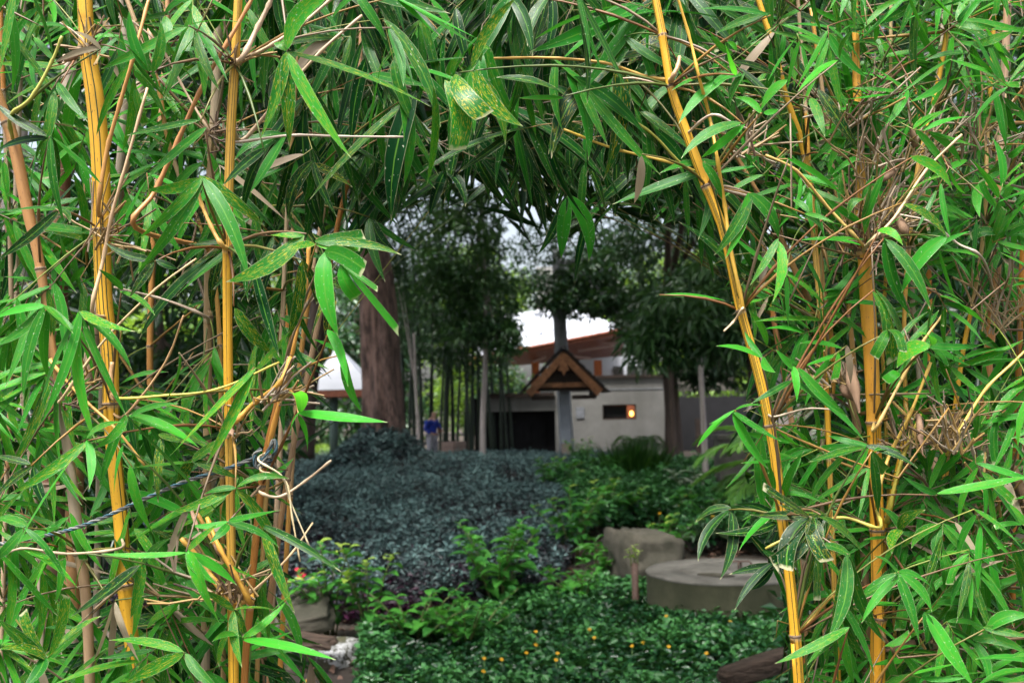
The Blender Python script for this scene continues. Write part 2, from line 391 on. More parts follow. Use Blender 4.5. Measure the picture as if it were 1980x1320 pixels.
M['varieg_leaf'] = green_leaf_mat('variegated_leaf', (0.05, 0.14, 0.06), (0.14, 0.28, 0.10), (0.3, 0.5, 0.2), cream=(0.55, 0.60, 0.48))
def soil_mat():
    m, nt, nd, lk, bs = mat('garden_soil')
    a = objnoise(nt, 0.5, 6, 0.65); b = objnoise(nt, 14, 5, 0.7)
    base = mixc(nt, rng(nt, a, 0.4, 0.65), (0.035, 0.026, 0.020), (0.075, 0.058, 0.042))
    base = mixc(nt, 1.0, base, mixc(nt, b, (0.5,)*3, (1.4,)*3), 'MULTIPLY')
    lk.new(base, bs.inputs['Base Color']); bs.inputs['Roughness'].default_value = 0.95; bump(nt, bs, b, 0.8, 0.03); return m
M['soil'] = soil_mat()
def lichen_mat():
    m, nt, nd, lk, bs = mat('lichened_stone')
    a = objnoise(nt, 3.2, 5, 0.7); b = objnoise(nt, 22, 4, 0.7); tc = N(nt, 'ShaderNodeTexCoord'); sp = N(nt, 'ShaderNodeSeparateXYZ'); lk.new(tc.outputs['Object'], sp.inputs[0])
    base = mixc(nt, rng(nt, a, .4, .65), (0.11, 0.105, 0.06), (0.035, 0.036, 0.02)); base = mixc(nt, 1.0, base, mixc(nt, b, (.7,)*3, (1.25,)*3), 'MULTIPLY')
    x = mth(nt, 'ADD', mth(nt, 'ADD', sp.outputs[0], mth(nt, 'MULTIPLY', sp.outputs[2], .6)), mth(nt, 'MULTIPLY', mth(nt, 'SUBTRACT', a, .5), 1.1))
    msk = mth(nt, 'MULTIPLY', rng(nt, x, .27, .30), rng(nt, b, .44, .50))
    base = mixc(nt, msk, base, (0.55, 0.55, 0.56)); lk.new(base, bs.inputs['Base Color']); bs.inputs['Roughness'].default_value = .92; bump(nt, bs, b, .6, .02); return m
M['lichened'] = lichen_mat()
def emis(name, col, s):
    m, nt, nd, lk, bs = mat(name); bs.inputs['Emission Color'].default_value = (*col, 1); bs.inputs['Emission Strength'].default_value = s
    bs.inputs['Base Color'].default_value = (*col, 1); return m
M['bulb'] = emis('lit_bulb', (1.0, 0.50, 0.08), 1.6)

# ------------------------------------------------------------------ ground
YT = 24.5; TRX = gx(740, YT)
def ground_h(x, y):
    h = 0.95 * math.exp(-(((x - TRX + .1) / 0.95) ** 2 + ((y - YT) / 1.3) ** 2))
    h += 0.10 * noise.noise(Vector((x * 0.35, y * 0.35, 0))) + 0.04 * noise.noise(Vector((x * 1.3, y * 1.3, 4)))
    h += 0.28 * math.exp(-(((x + 1.2) / 4.0) ** 2 + ((y - 24) / 6.0) ** 2))
    return h
def ground():
    xs = np.concatenate([[-900, -200, -60], np.linspace(-24, 24, 97), [60, 200, 900]])
    ys = np.concatenate([[-400, -60, -10], np.linspace(-3, 62, 131), [120, 400, 1500]])
    v = [(x, y, ground_h(x, y)) for y in ys for x in xs]; nx = len(xs)
    f = [(j*nx+i, j*nx+i+1, (j+1)*nx+i+1, (j+1)*nx+i) for j in range(len(ys)-1) for i in range(nx-1)]
    me = bpy.data.meshes.new('ground'); me.from_pydata(v, [], f); me.materials.append(M['soil'])
    me.polygons.foreach_set('use_smooth', [True] * len(f)); me.update()
    tag(link('ground', me), kind='structure')
ground()

# ------------------------------------------------------------------ leaf clouds (one mesh of many leaves)
def unit(a): return a / np.maximum(np.linalg.norm(a, axis=1, keepdims=True), 1e-9)
def leaf_cloud(name, C, A, Nn, L, W, tint, mt, parent=None, fold=0.25, mid=0.4):
    """C base points, A axes, Nn rough normals; each leaf = 2 folded triangles pairs"""
    n = len(C); A = unit(A); S = unit(np.cross(A, Nn)); U = np.cross(S, A)
    L = np.broadcast_to(np.asarray(L, float), (n,))[:, None]; W = np.broadcast_to(np.asarray(W, float), (n,))[:, None]
    v = np.empty((n, 4, 3), np.float32)
    v[:, 0] = C; v[:, 1] = C + A * L * mid + S * W * .5 + U * W * fold
    v[:, 2] = C + A * L - U * L * 0.12; v[:, 3] = C + A * L * mid - S * W * .5 + U * W * fold
    off = parent and wp(parent) or Vector()
    v -= np.array(off, np.float32)
    me = bpy.data.meshes.new(name); me.vertices.add(n * 4); me.vertices.foreach_set('co', v.ravel())
    idx = (np.arange(n)[:, None] * 4 + np.array([0, 1, 2, 0, 2, 3])[None]).ravel().astype(np.int32)
    me.loops.add(n * 6); me.loops.foreach_set('vertex_index', idx)
    me.polygons.add(n * 2); me.polygons.foreach_set('loop_start', np.arange(0, n * 6, 3, dtype=np.int32))
    try: me.polygons.foreach_set('loop_total', np.full(n * 2, 3, np.int32))
    except Exception: pass
    a = me.attributes.new('tint', 'FLOAT', 'FACE'); a.data.foreach_set('value', np.repeat(np.clip(tint, 0, 1), 2).astype(np.float32))
    me.materials.append(mt); me.update(calc_edges=True)
    return link(name, me, parent, off)
def rand_dirs(n):
    return unit(NR.normal(size=(n, 3)))
def clumps(cen, rad, n_clump, per, clump_r, hollow=0.35):
    """leaf bases grouped in clumps through an ellipsoid; returns points, clump-outward directions, clump tint"""
    d = rand_dirs(n_clump); r = (hollow + (1 - hollow) * NR.random(n_clump)) [:, None] ** 0.6
    cc = np.array(cen) + d * r * np.array(rad)
    ct = NR.random(n_clump)
    d2 = rand_dirs(n_clump * per); rr = NR.random((n_clump * per, 1)) ** 0.5 * clump_r
    Pp = np.repeat(cc, per, 0) + d2 * rr * np.array([1, 1, 0.6])
    return Pp, d2, np.repeat(ct, per)
def crown(parent, blobs, mt, L=0.16, W=0.07, name='crown', droop=0.35, base_t=0.35, var=0.5):
    Ps, Ds, Ts = [], [], []
    for cen, rad, nc, per, cr in blobs:
        p, d, t = clumps(cen, rad, nc, per, cr); Ps.append(p); Ds.append(d); Ts.append(t)
    Pp = np.concatenate(Ps); D = np.concatenate(Ds); T = np.concatenate(Ts); n = len(Pp)
    A = D + np.array([0, 0, -droop]) + rand_dirs(n) * .4
    Nn = np.array([0, 0, 1.0]) + rand_dirs(n) * .7
    Ls = L * (0.6 + 0.8 * NR.random(n))
    return leaf_cloud(name, Pp, A, Nn, Ls, Ls * W / L, base_t + (T - .5) * var + NR.normal(size=n) * .12, mt, parent)
def trunk_mb(pts, rads, sides=14, n=6, seed=0, rough=0.05):
    path = catmull(pts, n); m_ = len(path)
    rr = np.interp(np.linspace(0, 1, m_), np.linspace(0, 1, len(rads)), rads)
    mb = MB(); mb.tube(path, list(rr), sides)
    c = [p.copy() for p in path]
    for i in range(len(mb.v)):
        k = i // sides
        if k < m_:
            d = mb.v[i] - c[k]; an = i % sides
            f = 1 + rough * 2 * noise.noise(Vector((an * 0.9, k * 0.12, seed * 7.3))) 
            mb.v[i] = c[k] + d * f
    return mb, path, rr
def tree(name, label, pts, rads, blobs, leafmat, barkmat, L=.16, W=.07, limbs=5, group=None, cat='tree', droop=.35, base_t=.35, var=.5, sides=14, rough=.06, limb_t=.62):
    b = Vector(pts[0]); rt = root(name, (b.x, b.y, b.z), label, cat, group)
    mb, path, rr = trunk_mb(pts, rads, sides, 6, R.random() * 9, rough); mb.obj('trunk', barkmat, rt)
    for i in range(limbs):
        bl = R.choice(blobs); t = R.uniform(limb_t, .98); s = path[int(t * (len(path) - 1))]; r0 = rr[int(t * (len(path) - 1))] * .45
        e = Vector(bl[0]) + Vector((R.uniform(-.8, .8) * bl[1][0], R.uniform(-.8, .8) * bl[1][1], R.uniform(-.4, .6) * bl[1][2]))
        c = s.lerp(e, .5) + Vector((0, 0, (e - s).length * .15))
        lp = bezier(s, c, e, 8); m2 = MB(); m2.tube(lp, list(np.linspace(r0, max(.012, r0 * .2), 9)), 7); m2.obj('limb', barkmat, rt)
    if blobs:
        c = crown(rt, blobs, leafmat, L, W, 'crown', droop, base_t, var); c['kind'] = 'stuff'
    return rt

# ================================================================== buildings
def plane_pts(*pp): return [Vector(p) for p in pp]
def quad_slab(mb, a, b, c, d, th, mi=0):
    a, b, c, d = map(Vector, (a, b, c, d)); n = (b - a).cross(d - a).normalized()
    mb.poly_prism([a, b, c, d], n * th, mi)

def pavilion():
    # white-roofed pavilion far behind: broad roof sheet, deep red-brown soffit with battens, white wall, orange columns
    YE, YW, YR = 42.0, 49.0, 52.0
    e0, e1 = P(905, 693, YE), P(1213, 635, YE); r0, r1 = P(960, 612, YR), P(1097, 592, YR)
    rt = root('pavilion', (gx(1060, 46), 46, 0), 'white-roofed pavilion with red-brown eaves behind the garden wall', 'building')
    mb = MB(); quad_slab(mb, e0, e1, r1, r0, -.06)
    r2 = P(1180, 640, YR + 2); mb.poly_prism([e1, r2, r1], (0, 0, -.06)); roof = mb.obj('roof', M['whiteroof'], rt, smooth=False)
    for i in range(1, 12):                                 # standing seams
        a_, b_ = e0.lerp(e1, i / 12), r0.lerp(r1, i / 12); q = MB(); q.tube([a_ + Vector((0, 0, .03)), b_ + Vector((0, 0, .03))], .03, 4); q.obj('roof_seam', M['whiteroof'], roof, smooth=False)
    g_ = MB(); g_.tube([e0 + Vector((0, -.06, -.02)), e1 + Vector((0, -.06, -.02))], .07, 6); g_.obj('gutter', M['redwood'], roof)
    v = MB(); c = P(1041, 620, 44.5); v.box(c, (.34, .4, .62)); v.box(c + Vector((-.03, 0, .34)), (.46, .5, .05)); v.obj('roof_vent', M['whiteroof'], roof, smooth=False)
    w = MB(); c = P(1062, 575, 53.5); w.box(c, (1.35, 1, 3.2)); w.obj('roof_tank_wall', M['wall'], rt, smooth=False)
    # soffit: boards running back from the eave
    dn = Vector((0, 0, -.30)); f0, f1 = e0 + Vector((0, .03, -.07)), e1 + Vector((0, .03, -.07)); w0, w1 = P(905, 716, YW), P(1200, 688, YW)
    n = 9
    for i in range(n):
        t0, t1 = i / n + .003, (i + 1) / n - .003
        b = MB(); quad_slab(b, f0.lerp(w0, t0), f1.lerp(w1, t0), f1.lerp(w1, t1), f0.lerp(w0, t1), .04); b.obj('soffit_board', M['redwood'], rt, smooth=False)
    fa = MB(); quad_slab(fa, f0 + dn * .4, f1 + dn * .4, f1, f0, .05); fa.obj('fascia', M['redwood'], rt, smooth=False)
    for a_, b_ in (((1120, 652), (1200, 668)), ((1118, 678), (1196, 666)), ((1111, 689), (1143, 693)), ((1025, 675), (1056, 679)), ((1030, 699), (1056, 689))):
        q = MB(); p0, p1 = P(*a_, 44.2), P(*b_, 44.2)
        q.tube([p0, p1], .055, 4); q.obj('batten', M['batten'], rt, smooth=False)
    wl = MB(); wl.box((gx(1150, 50), 50, 2.1), (4.6, .2, 4.2)); wl.obj('wall', M['whiteroof'], rt, smooth=False)
    for px in (1155, 1034):
        cl = MB(); cl.box((gx(px, 47), 47, Z(700, 47) / 2), (.36, .36, Z(700, 47))); cl.obj('column', M['orange'], rt, smooth=False)
    for i in range(3):
        g = MB(); g.box((gx(1195 + i * 26, 49.7), 49.8, Z(724, 49.8)), (.5, .06, .6)); g.obj('window_pane', M['darkglass'], rt, smooth=False)
pavilion()

def garden_wall():
    Y = 36.0; s = Y / FPX
    def wx(px): return gx(px, Y)
    rt = root('service_building', (wx(1150), Y, 0), 'low off-white service building with a slot window and dark opening', 'building')
    T = .25
    zc = Z(752, Y)
    # wall pieces around the dark opening and the window
    mb = MB()
    def seg(px0, px1, z0, z1): mb.box(((wx(px0) + wx(px1)) / 2, Y, (z0 + z1) / 2), (wx(px1) - wx(px0), T, z1 - z0))
    ztop = Z(735, Y)
    seg(925, 1070, Z(795, Y), Z(768, Y)); seg(1070, 1161, -.2, ztop); wz0, wz1 = Z(815, Y), Z(786, Y)
    seg(1161, 1226, -.2, wz0); seg(1161, 1226, wz1, ztop); seg(1226, 1306, -.2, ztop)
    mb.obj('wall', M['wall'], rt, smooth=False)
    cp = MB(); cp.box(((wx(1070) + wx(1306)) / 2, Y - .03, ztop + .05), (wx(1306) - wx(1070) + .1, T + .16, .10)); cp.obj('coping', M['darkwood'], rt, smooth=False)
    gr = MB(); gr.box(((wx(1085) + wx(1306)) / 2, Y - T / 2 - .012, Z(757, Y)), (wx(1306) - wx(1085), .02, .03)); gr.obj('ledge_strip', M['greyplaque'], rt, smooth=False)
    cp = MB(); cp.box(((wx(920) + wx(1070)) / 2, Y - .05, Z(764, Y)), (wx(1068) - wx(920), T + .3, .14)); cp.obj('beam_cap', M['darkwood'], rt, smooth=False)
    # dark opening: recessed room
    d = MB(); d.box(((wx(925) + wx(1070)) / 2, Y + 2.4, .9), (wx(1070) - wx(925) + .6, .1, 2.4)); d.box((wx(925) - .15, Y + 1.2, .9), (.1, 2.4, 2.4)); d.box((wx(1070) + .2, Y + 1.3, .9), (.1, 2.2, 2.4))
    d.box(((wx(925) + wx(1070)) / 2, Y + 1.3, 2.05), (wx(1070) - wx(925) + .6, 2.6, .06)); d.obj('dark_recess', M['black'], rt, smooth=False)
    g = MB()
    for i in range(9): g.box((wx(940 + i * 15.5), Y + .25, .85), (.26, .05, 1.7))
    for b in range(9): pass
    for i in range(9):
        q = MB(); q.box((wx(938 + i * 15.6), Y + .5, .8), (.27, .05, 1.75)); q.obj('gate_board', M['black'], rt, smooth=False)
    # window: frame, dark pane, lamp inside
    fr = MB(); xm, zm = (wx(1161) + wx(1226)) / 2, (wz0 + wz1) / 2; wd, hg = wx(1226) - wx(1161), wz1 - wz0
    for c, sz in (((xm, Y, wz1 - .02), (wd, T - .06, .04)), ((xm, Y, wz0 + .02), (wd, T - .06, .04)), ((wx(1161) + .02, Y, zm), (.04, T - .06, hg - .08)), ((wx(1226) - .02, Y, zm), (.04, T - .06, hg - .08))): fr.box(c, sz)
    f = fr.obj('window', M['darkwood'], rt, smooth=False)
    p = MB(); p.box((xm - wd * .12, Y + .06, zm), (wd * .72, .01, hg - .085)); p.obj('pane', M['darkglass'], f, smooth=False)
    bk = MB(); bk.box((xm, Y + 1.0, zm), (wd + .8, .05, hg + .8)); bk.box((xm, Y + .55, zm - hg / 2 - .3), (wd + .6, .8, .05)); bk.obj('room_wall', M['redwood'], rt, smooth=False)
    pq = MB(); pq.box((wx(1118), Y - T / 2 - .02, Z(800, Y)), (.30, .035, .40)); pq.obj('plaque', M['greyplaque'], rt, smooth=False)
    # right end: panels over a dark doorway
    for a_, b_ in ((1307, 1326), (1328, 1347), (1349, 1420)):
        q = MB(); q.box(((wx(a_) + wx(b_)) / 2, Y + .3, Z(742, Y)), (wx(b_) - wx(a_), .12, .8)); q.obj('wall_panel', M['concrete'], rt, smooth=False)  # darker concrete colour stands in for tree shade on the pale panels
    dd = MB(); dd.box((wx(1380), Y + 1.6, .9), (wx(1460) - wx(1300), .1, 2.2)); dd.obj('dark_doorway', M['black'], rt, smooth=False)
    for px in (1309, 1347):
        q = MB(); q.box((wx(px), Y + .25, .55), (.16, .16, 1.3)); q.obj('door_post', M['darkwood'], rt, smooth=False)
    # lamp in the window
    lp = root('table_lamp', (wx(1221), Y + .45, Z(816, Y)), 'small lit amber lamp glowing inside the slot window', 'lamp')
    b = MB(); c = Vector((wx(1220), Y + .4, Z(804, Y)))
    b.tube([c + Vector((0, 0, z)) for z in (-.09, -.07, 0, .07, .09)], [.02, .055, .07, .055, .02], 10); b.obj('bulb', M['bulb'], lp)
    b = MB(); b.tube([c + Vector((0, 0, -.34)), c + Vector((0, 0, -.32)), c + Vector((0, 0, -.1))], [.09, .03, .03], 8); b.obj('lamp_base', M['iron'], lp)
    l = bpy.data.lights.new('lamp_light', 'POINT'); l.energy = .3; l.color = (1, .55, .15); l.shadow_soft_size = .1
    lo = bpy.data.objects.new('lamp_light', l); COL.objects.link(lo); lo.location = c + Vector((-.15, .25, .1))
garden_wall()

def small_pavilion():
    Y = 36.0
    rt = root('garden_kiosk', (gx(645, Y), Y, 0), 'small kiosk with pale hipped roof on a green-grey column', 'building')
    ap = Vector((gx(652, Y + 1.6), Y + 1.6, Z(655, Y))); z0 = Z(746, Y)
    x0, x1 = gx(590, Y), gx(718, Y)
    c = [Vector((x0, Y, z0)), Vector((x1, Y, z0)), Vector((x1, Y + 3.2, z0)), Vector((x0, Y + 3.2, z0))]
    mb = MB(); b = 0; mb.v = c + [ap]
    for i in range(4): mb.face([i, (i + 1) % 4, 4])
    mb.face([3, 2, 1, 0]); mb.obj('roof', M['whiteroof'], rt, smooth=False)
    f = MB(); zz = z0 - .14
    f.box(((x0 + x1) / 2, Y + .05, zz), (x1 - x0 - .1, .08, .24)); f.box((x0 + .1, Y + 1.6, zz), (.08, 3.0, .24)); f.box((x1 - .1, Y + 1.6, zz), (.08, 3.0, .24)); f.box(((x0 + x1) / 2, Y + 3.1, zz), (x1 - x0 - .1, .08, .24)); f.obj('fascia', M['redwood'], rt, smooth=False)
    p = MB(); p.tube([(gx(643, Y + 1), Y + 1, 0), (gx(643, Y + 1), Y + 1, zz - .1)], .17, 12); p.obj('column', M['greenmetal'], rt)
small_pavilion()

def roofed_post():
    Y = 28.5
    x = gx(1090, Y); rt = root('roofed_post', (x, Y, 0), 'blue-grey post carrying a little gabled timber roof', 'post')
    w = 18.5 / FPX * Y
    zb = Z(858, Y); zt = Z(722, Y)
    lean = -.022
    def bx(name, mt, c, s, rot=None):
        b = MB(); b.box(c, s, rot); return b.obj(name, mt, rt, smooth=False)
    bx('post_base', M['postbase'], (x + .01, Y, zb / 2 - .1), (w * 1.06, w * 1.06, zb + .2))
    bx('post_shaft', M['post'], (x - .02, Y, (zb + zt) / 2), (w, w, zt - zb))
    cx = gx(1086, Y); za, ze = Z(681, Y), Z(757, Y); hw = 74 / FPX * Y; yf, yb = Y - .75, Y + .75
    for sgn in (-1, 1):
        e = Vector((cx + sgn * hw, 0, ze)); a = Vector((cx, 0, za)); d = (e - a).normalized(); n = Vector((-d.z * sgn, 0, d.x * sgn)); n = n if n.z > 0 else -n
        s = MB()
        def sl(o0, o1, y0, y1, th0, th1, e_):
            p0 = a + n * th0; p1 = e + d * e_ + n * th0; q1 = e + d * e_ + n * th1; q0 = a + n * th1
            return [Vector((p.x, y0, p.z)) for p in (p0, p1, q1, q0)], Vector((0, y1 - y0, 0))
        r, ex = sl(0, 0, yf, yb, .0, .05, .12); s.poly_prism(r, ex); s.obj('roof_deck', M['darkwood'], rt, smooth=False)
        L = (e - a).length + .14; k = 7                       # shingle courses
        for i in range(k):
            t0, t1 = i / k, (i + 1) / k + .03
            q = MB(); p0 = a + d * (L * t0); p1 = a + d * (L * t1)
            pts = [p0 + n * .052, p1 + n * .075, p1 + n * .10, p0 + n * .068]
            q.poly_prism([Vector((p.x, yf - .03, p.z)) for p in pts], Vector((0, yb - yf + .06, 0))); q.obj('shingle_course', M['rooftile'], rt, smooth=False)
        b = MB(); p = [a + n * -.02, e + n * -.02, e + n * -.25 - d * .0, a + n * -.0 + Vector((0, 0, -.30))]
        b.poly_prism([Vector((q.x, yf - .06, q.z)) for q in p], Vector((0, .06, 0))); b.obj('barge_board', M['board'], rt, smooth=False)
        k2 = MB(); k2.box((cx + sgn * hw * .80, Y, ze - .10), (.16, 1.3, .16)); k2.obj('eave_plate', M['darkwood'], rt, smooth=False)
        k3 = MB(); k3.box((cx + sgn * hw * .52, yf + .25, ze - .2), (hw * .62, .12, .12)); k3.obj('bracket', M['darkwood'], rt, smooth=False)
    g = MB(); g.poly_prism([Vector((cx + a_, yf + .22, b_)) for a_, b_ in ((0, za - .12), (-hw * .86, ze - .02), (hw * .86, ze - .02))], Vector((0, .04, 0))); g.obj('gable_lining', M['darkwood'], rt, smooth=False)
    t = MB(); t.box((cx, yf + .12, Z(747, Y)), (hw * 1.5, .1, .13)); t.obj('tie_beam', M['board'], rt, smooth=False)
    t = MB(); t.box((cx, yb - .12, Z(747, Y)), (hw * 1.5, .1, .13)); t.obj('tie_beam', M['board'], rt, smooth=False)
    g = MB(); g.box((cx, Y + .1, Z(728, Y)), (hw * 1.1, .06, .45)); g.obj('gable_lining', M['darkwood'], rt, smooth=False)
    r = MB(); r.tube([(cx, yf - .1, za + .03), (cx, yb + .1, za + .03)], .085, 10); r.obj('ridge_cap', M['rooftile'], rt)
    # carved pendant at the ridge
    o = [(-.11, 0), (.11, 0), (.10, -.22), (.16, -.34), (.06, -.36), (.0, -.50), (-.06, -.36), (-.16, -.34), (-.10, -.22)]
    z0 = Z(697, Y); q = MB(); q.poly_prism([Vector((cx + a, yf - .10, z0 + b)) for a, b in o], Vector((0, .05, 0))); q.obj('pendant', M['board'], rt, smooth=False)
roofed_post()

# ================================================================== person and planter
def skinned(name, verts, edges, radii, mt, parent, rootv=0, sub=2):
    me = bpy.data.meshes.new(name); o0 = wp(parent)
    me.from_pydata([tuple(Vector(v) - o0) for v in verts], edges, []); me.materials.append(mt)
    o = link(name, me, parent, o0)
    md = o.modifiers.new('skin', 'SKIN'); md.use_smooth_shade = True
    sv = me.skin_vertices[0].data
    for i, r in enumerate(radii): sv[i].radius = r if isinstance(r, tuple) else (r, r); sv[i].use_root = (i == rootv)
    s = o.modifiers.new('subsurf', 'SUBSURF'); s.levels = 1; s.render_levels = sub
    return o
def person():
    Y = 32.0; x = gx(833, Y)
    rt = root('person', (x, Y, 0), 'bald person in a blue shirt and grey trousers holding a small brown bag', 'person')
    def q(dx, dy, z): return (x + dx, Y + dy, z)
    # turned to the viewer's right, weight on both legs, forearms bent forward
    V = [q(-.02, 0, .88), q(-.02, 0, 1.05), q(0, 0, 1.25), q(.02, 0, 1.40), q(.045, 0, 1.48), q(.06, 0, 1.55), q(.07, 0, 1.66),
         q(-.10, -.17, 1.36), q(-.22, -.20, 1.10), q(.02, -.22, .96), q(.14, -.20, .93),
         q(.12, .15, 1.36), q(.22, .18, 1.12), q(.28, .10, 1.04), q(.31, .04, 1.03),
         q(-.06, -.09, .84), q(-.10, -.10, .46), q(-.15, -.10, .08), q(-.03, -.11, .03),
         q(.04, .09, .84), q(.10, .10, .46), q(.08, .10, .08), q(.20, .11, .03)]
    E = [(0,1),(1,2),(2,3),(3,4),(4,5),(5,6),(3,7),(7,8),(8,9),(9,10),(3,11),(11,12),(12,13),(13,14),(0,15),(15,16),(16,17),(17,18),(0,19),(19,20),(20,21),(21,22)]
    r = [(.13,.15),(.13,.14),(.13,.17),(.10,.12),.055,(.075,.075),(.085,.08), .06,.045,.035,.03, .06,.045,.035,.03, .085,.06,.04,.045, .085,.06,.04,.045]
    skinned('body', V, E, r, M['skin'], rt)
    S = [V[i] for i in (0, 1, 2, 3)] + [V[7], V[8], (Vector(V[9]) * .85 + Vector(V[8]) * .15)[:], V[11], V[12], (Vector(V[13]) * .85 + Vector(V[12]) * .15)[:]]
    skinned('shirt', S, [(0,1),(1,2),(2,3),(3,4),(4,5),(5,6),(3,7),(7,8),(8,9)], [(.175,.185),(.18,.18),(.18,.20),(.12,.14),.09,.066,.05,.08,.066,.05], M['shirt'], rt)
    T = [V[0], V[15], V[16], q(-.15, -.10, .10), V[19], V[20], q(.08, .10, .10)]
    skinned('trousers', T, [(0,1),(1,2),(2,3),(0,4),(4,5),(5,6)], [(.145,.16),.11,.085,.07,.11,.085,.07], M['trousers'], rt)
    for a, b, s in ((V[17], V[18], -1), (V[21], V[22], 1)):
        sh = MB(); a = Vector(a); b = Vector(b)
        sh.tube([a + Vector((-.06, 0, -.035)), a + Vector((0, 0, -.02)), b + Vector((0, 0, 0)), b + Vector((.05, 0, -.01))], [.035, .055, .05, .025], 8); sh.obj('shoe', M['shoe'], rt)
    for sy in (-1, 1):                                     # ears, eyes
        e = MB(); c = Vector(q(.055, sy * .082, 1.60)); e.tube([c + Vector((0, 0, -.03)), c, c + Vector((0, 0, .03))], [.008, .018, .01], 6); e.obj('ear', M['skin'], rt)
        e = MB(); c = Vector(q(.15, sy * .03, 1.625)); e.tube([c + Vector((-.01, 0, 0)), c + Vector((.004, 0, 0))], [.012, .008], 6); e.obj('eye', M['shoe'], rt)
    e = MB(); c = Vector(q(.155, 0, 1.60)); e.tube([c + Vector((0, 0, .03)), c + Vector((.018, 0, -.008)), c + Vector((0, 0, -.022))], [.008, .016, .012], 6); e.obj('nose', M['skin'], rt)
    for hx in (10, 14):                                    # fingers
        h = Vector(V[hx])
        for k in range(4):
            f = MB(); o = h + Vector((.01, (k - 1.5) * .018, .0)); f.tube([o, o + Vector((.05, 0, -.012)), o + Vector((.065 + .006 * (k % 2), 0, -.045))], [.010, .009, .006], 5); f.obj('finger', M['skin'], rt)
        f = MB(); o = h + Vector((0, -.03, .01)); f.tube([o, o + Vector((.03, -.025, .01)), o + Vector((.05, -.02, -.01))], [.012, .010, .007], 5); f.obj('thumb', M['skin'], rt)
    hb = root('shoulder_bag', q(.27, .02, .95), 'small brown bag held against the blue shirt by the standing person', 'bag')
    b = MB(); c = Vector(q(.22, .0, 1.05)); b.box(c, (.09, .16, .17)); b.box(c + Vector((.05, 0, .03)), (.012, .16, .10)); b.obj('pouch', M['bag'], hb, smooth=False)
    s = MB(); s.tube(bezier(c + Vector((0, -.07, .08)), c + Vector((0, 0, .22)), c + Vector((0, .07, .08)), 8), .008, 5); s.obj('handle', M['bag'], hb)
person()
def planter():
    Y = 31.5; x0, x1 = gx(849, Y), gx(895, Y); z1 = Z(851, Y); xm = (x0 + x1) / 2
    rt = root('planter_box', (xm, Y + .4, 0), 'brown boarded planter box standing beside the person', 'planter')
    ang = math.radians(38); rot = Matrix.Rotation(-ang, 3, 'Z'); wd = (x1 - x0) * .72; n = 4; h = z1 / n
    for i in range(n):
        for k in range(4):
            a = Matrix.Rotation(math.pi / 2 * k, 3, 'Z'); rr = rot @ a
            b = MB(); b.box(Vector((xm, Y + .4, h * (i + .5))) + rr @ Vector((0, -wd / 2, 0)), (wd - (.0 if k % 2 else .05), .045, h * .93), rr); b.obj('board', M['boxboard'], rt, smooth=False)
    s = MB(); s.box((xm, Y + .4, z1 * .45), (wd - .1, wd - .1, z1 * .85), rot); s.obj('soil_fill', M['soil'], rt, smooth=False)
planter()

# ================================================================== trees behind
def tp(px, py, Y): return Vector((gx(px, Y), Y, Z(py, Y)))
def canopy(cx, cy, cz, rx, ry, rz, nc, per, cr=.6): return ((cx, cy, cz), (rx, ry, rz), nc, per, cr)
# big ridged trunk
Y = YT
bt = tree('broad_tree', 'large tree with thick ridged brown trunk rising from the ground cover mound', 
     [tp(742, 905, Y), tp(740, 850, Y), tp(736, 700, Y), tp(729, 560, Y), tp(718, 450, Y), tp(700, 300, Y), tp(700, 120, Y)],
     [.92, .52, .44, .41, .38, .35, .30], [canopy(-4, 22, 10.5, 7, 8, 2.0, 1000, 26, .8), canopy(3.5, 17, 10, 6, 6, 1.8, 700, 26, .8), canopy(-10, 17, 9.8, 6, 7, 2, 600, 26, .8), canopy(-5, 31, 11, 6, 5, 1.8, 450, 26, .8), canopy(-2, 11, 8.5, 6, 5, 1.5, 700, 26, .8)],
     M['tree_leaf'], M['bark_big'], .24, .11, 9, sides=30, rough=.17)
# buttress ridge running down the trunk's right side
mb = MB(); rp = catmull([tp(768, 880, Y - .35), tp(760, 830, Y - .35), tp(752, 760, Y - .38), tp(744, 660, Y - .38), tp(738, 540, Y - .30)], 6)
mb.tube(rp, list(np.linspace(.24, .10, len(rp))), 10); mb.obj('buttress', M['bark_big'], bt)
# dark leaning trunk by the kiosk
Y = 30.0
tree('leaning_tree', 'dark leaning trunk beside the pale kiosk roof', [tp(578, 880, Y), tp(588, 760, Y), tp(606, 660, Y), tp(622, 560, Y), tp(640, 400, Y)], [.42, .36, .33, .30, .22],
     [canopy(gx(600, Y), 30, 8.2, 5, 4, 2.4, 260, 24, .7)], M['tree_leaf'], M['bark_dark'], .2, .09, 4)
# slender pale-trunked tree with rosette leaves
Y = 27.0
tree('slender_tree', 'slender pale-trunked young tree with glossy crown left of the roofed post', [tp(929, 905, Y), tp(931, 800, Y), tp(938, 690, Y), tp(940, 560, Y), tp(938, 430, Y)], [.085, .075, .065, .05, .03],
     [canopy(gx(890, Y), 26.6, Z(470, Y), 1.25, 1.2, 1.3, 120, 20, .28), canopy(gx(950, Y), 27, Z(590, Y), .85, .9, .8, 50, 20, .25), canopy(gx(905, Y), 27, Z(630, Y), .75, .8, .5, 36, 18, .25), canopy(gx(975, Y), 27, Z(655, Y), .55, .7, .5, 40, 18, .22), canopy(gx(860, Y), 27, Z(560, Y), .7, .8, .8, 50, 18, .25),
      canopy(gx(915, Y), 27, Z(400, Y), 1.2, 1.2, .7, 70, 20, .28)],
     M['tree_leaf'], M['bark_pale'], .19, .075, 7, base_t=.75, var=.6, sides=10)
Y = 29.5
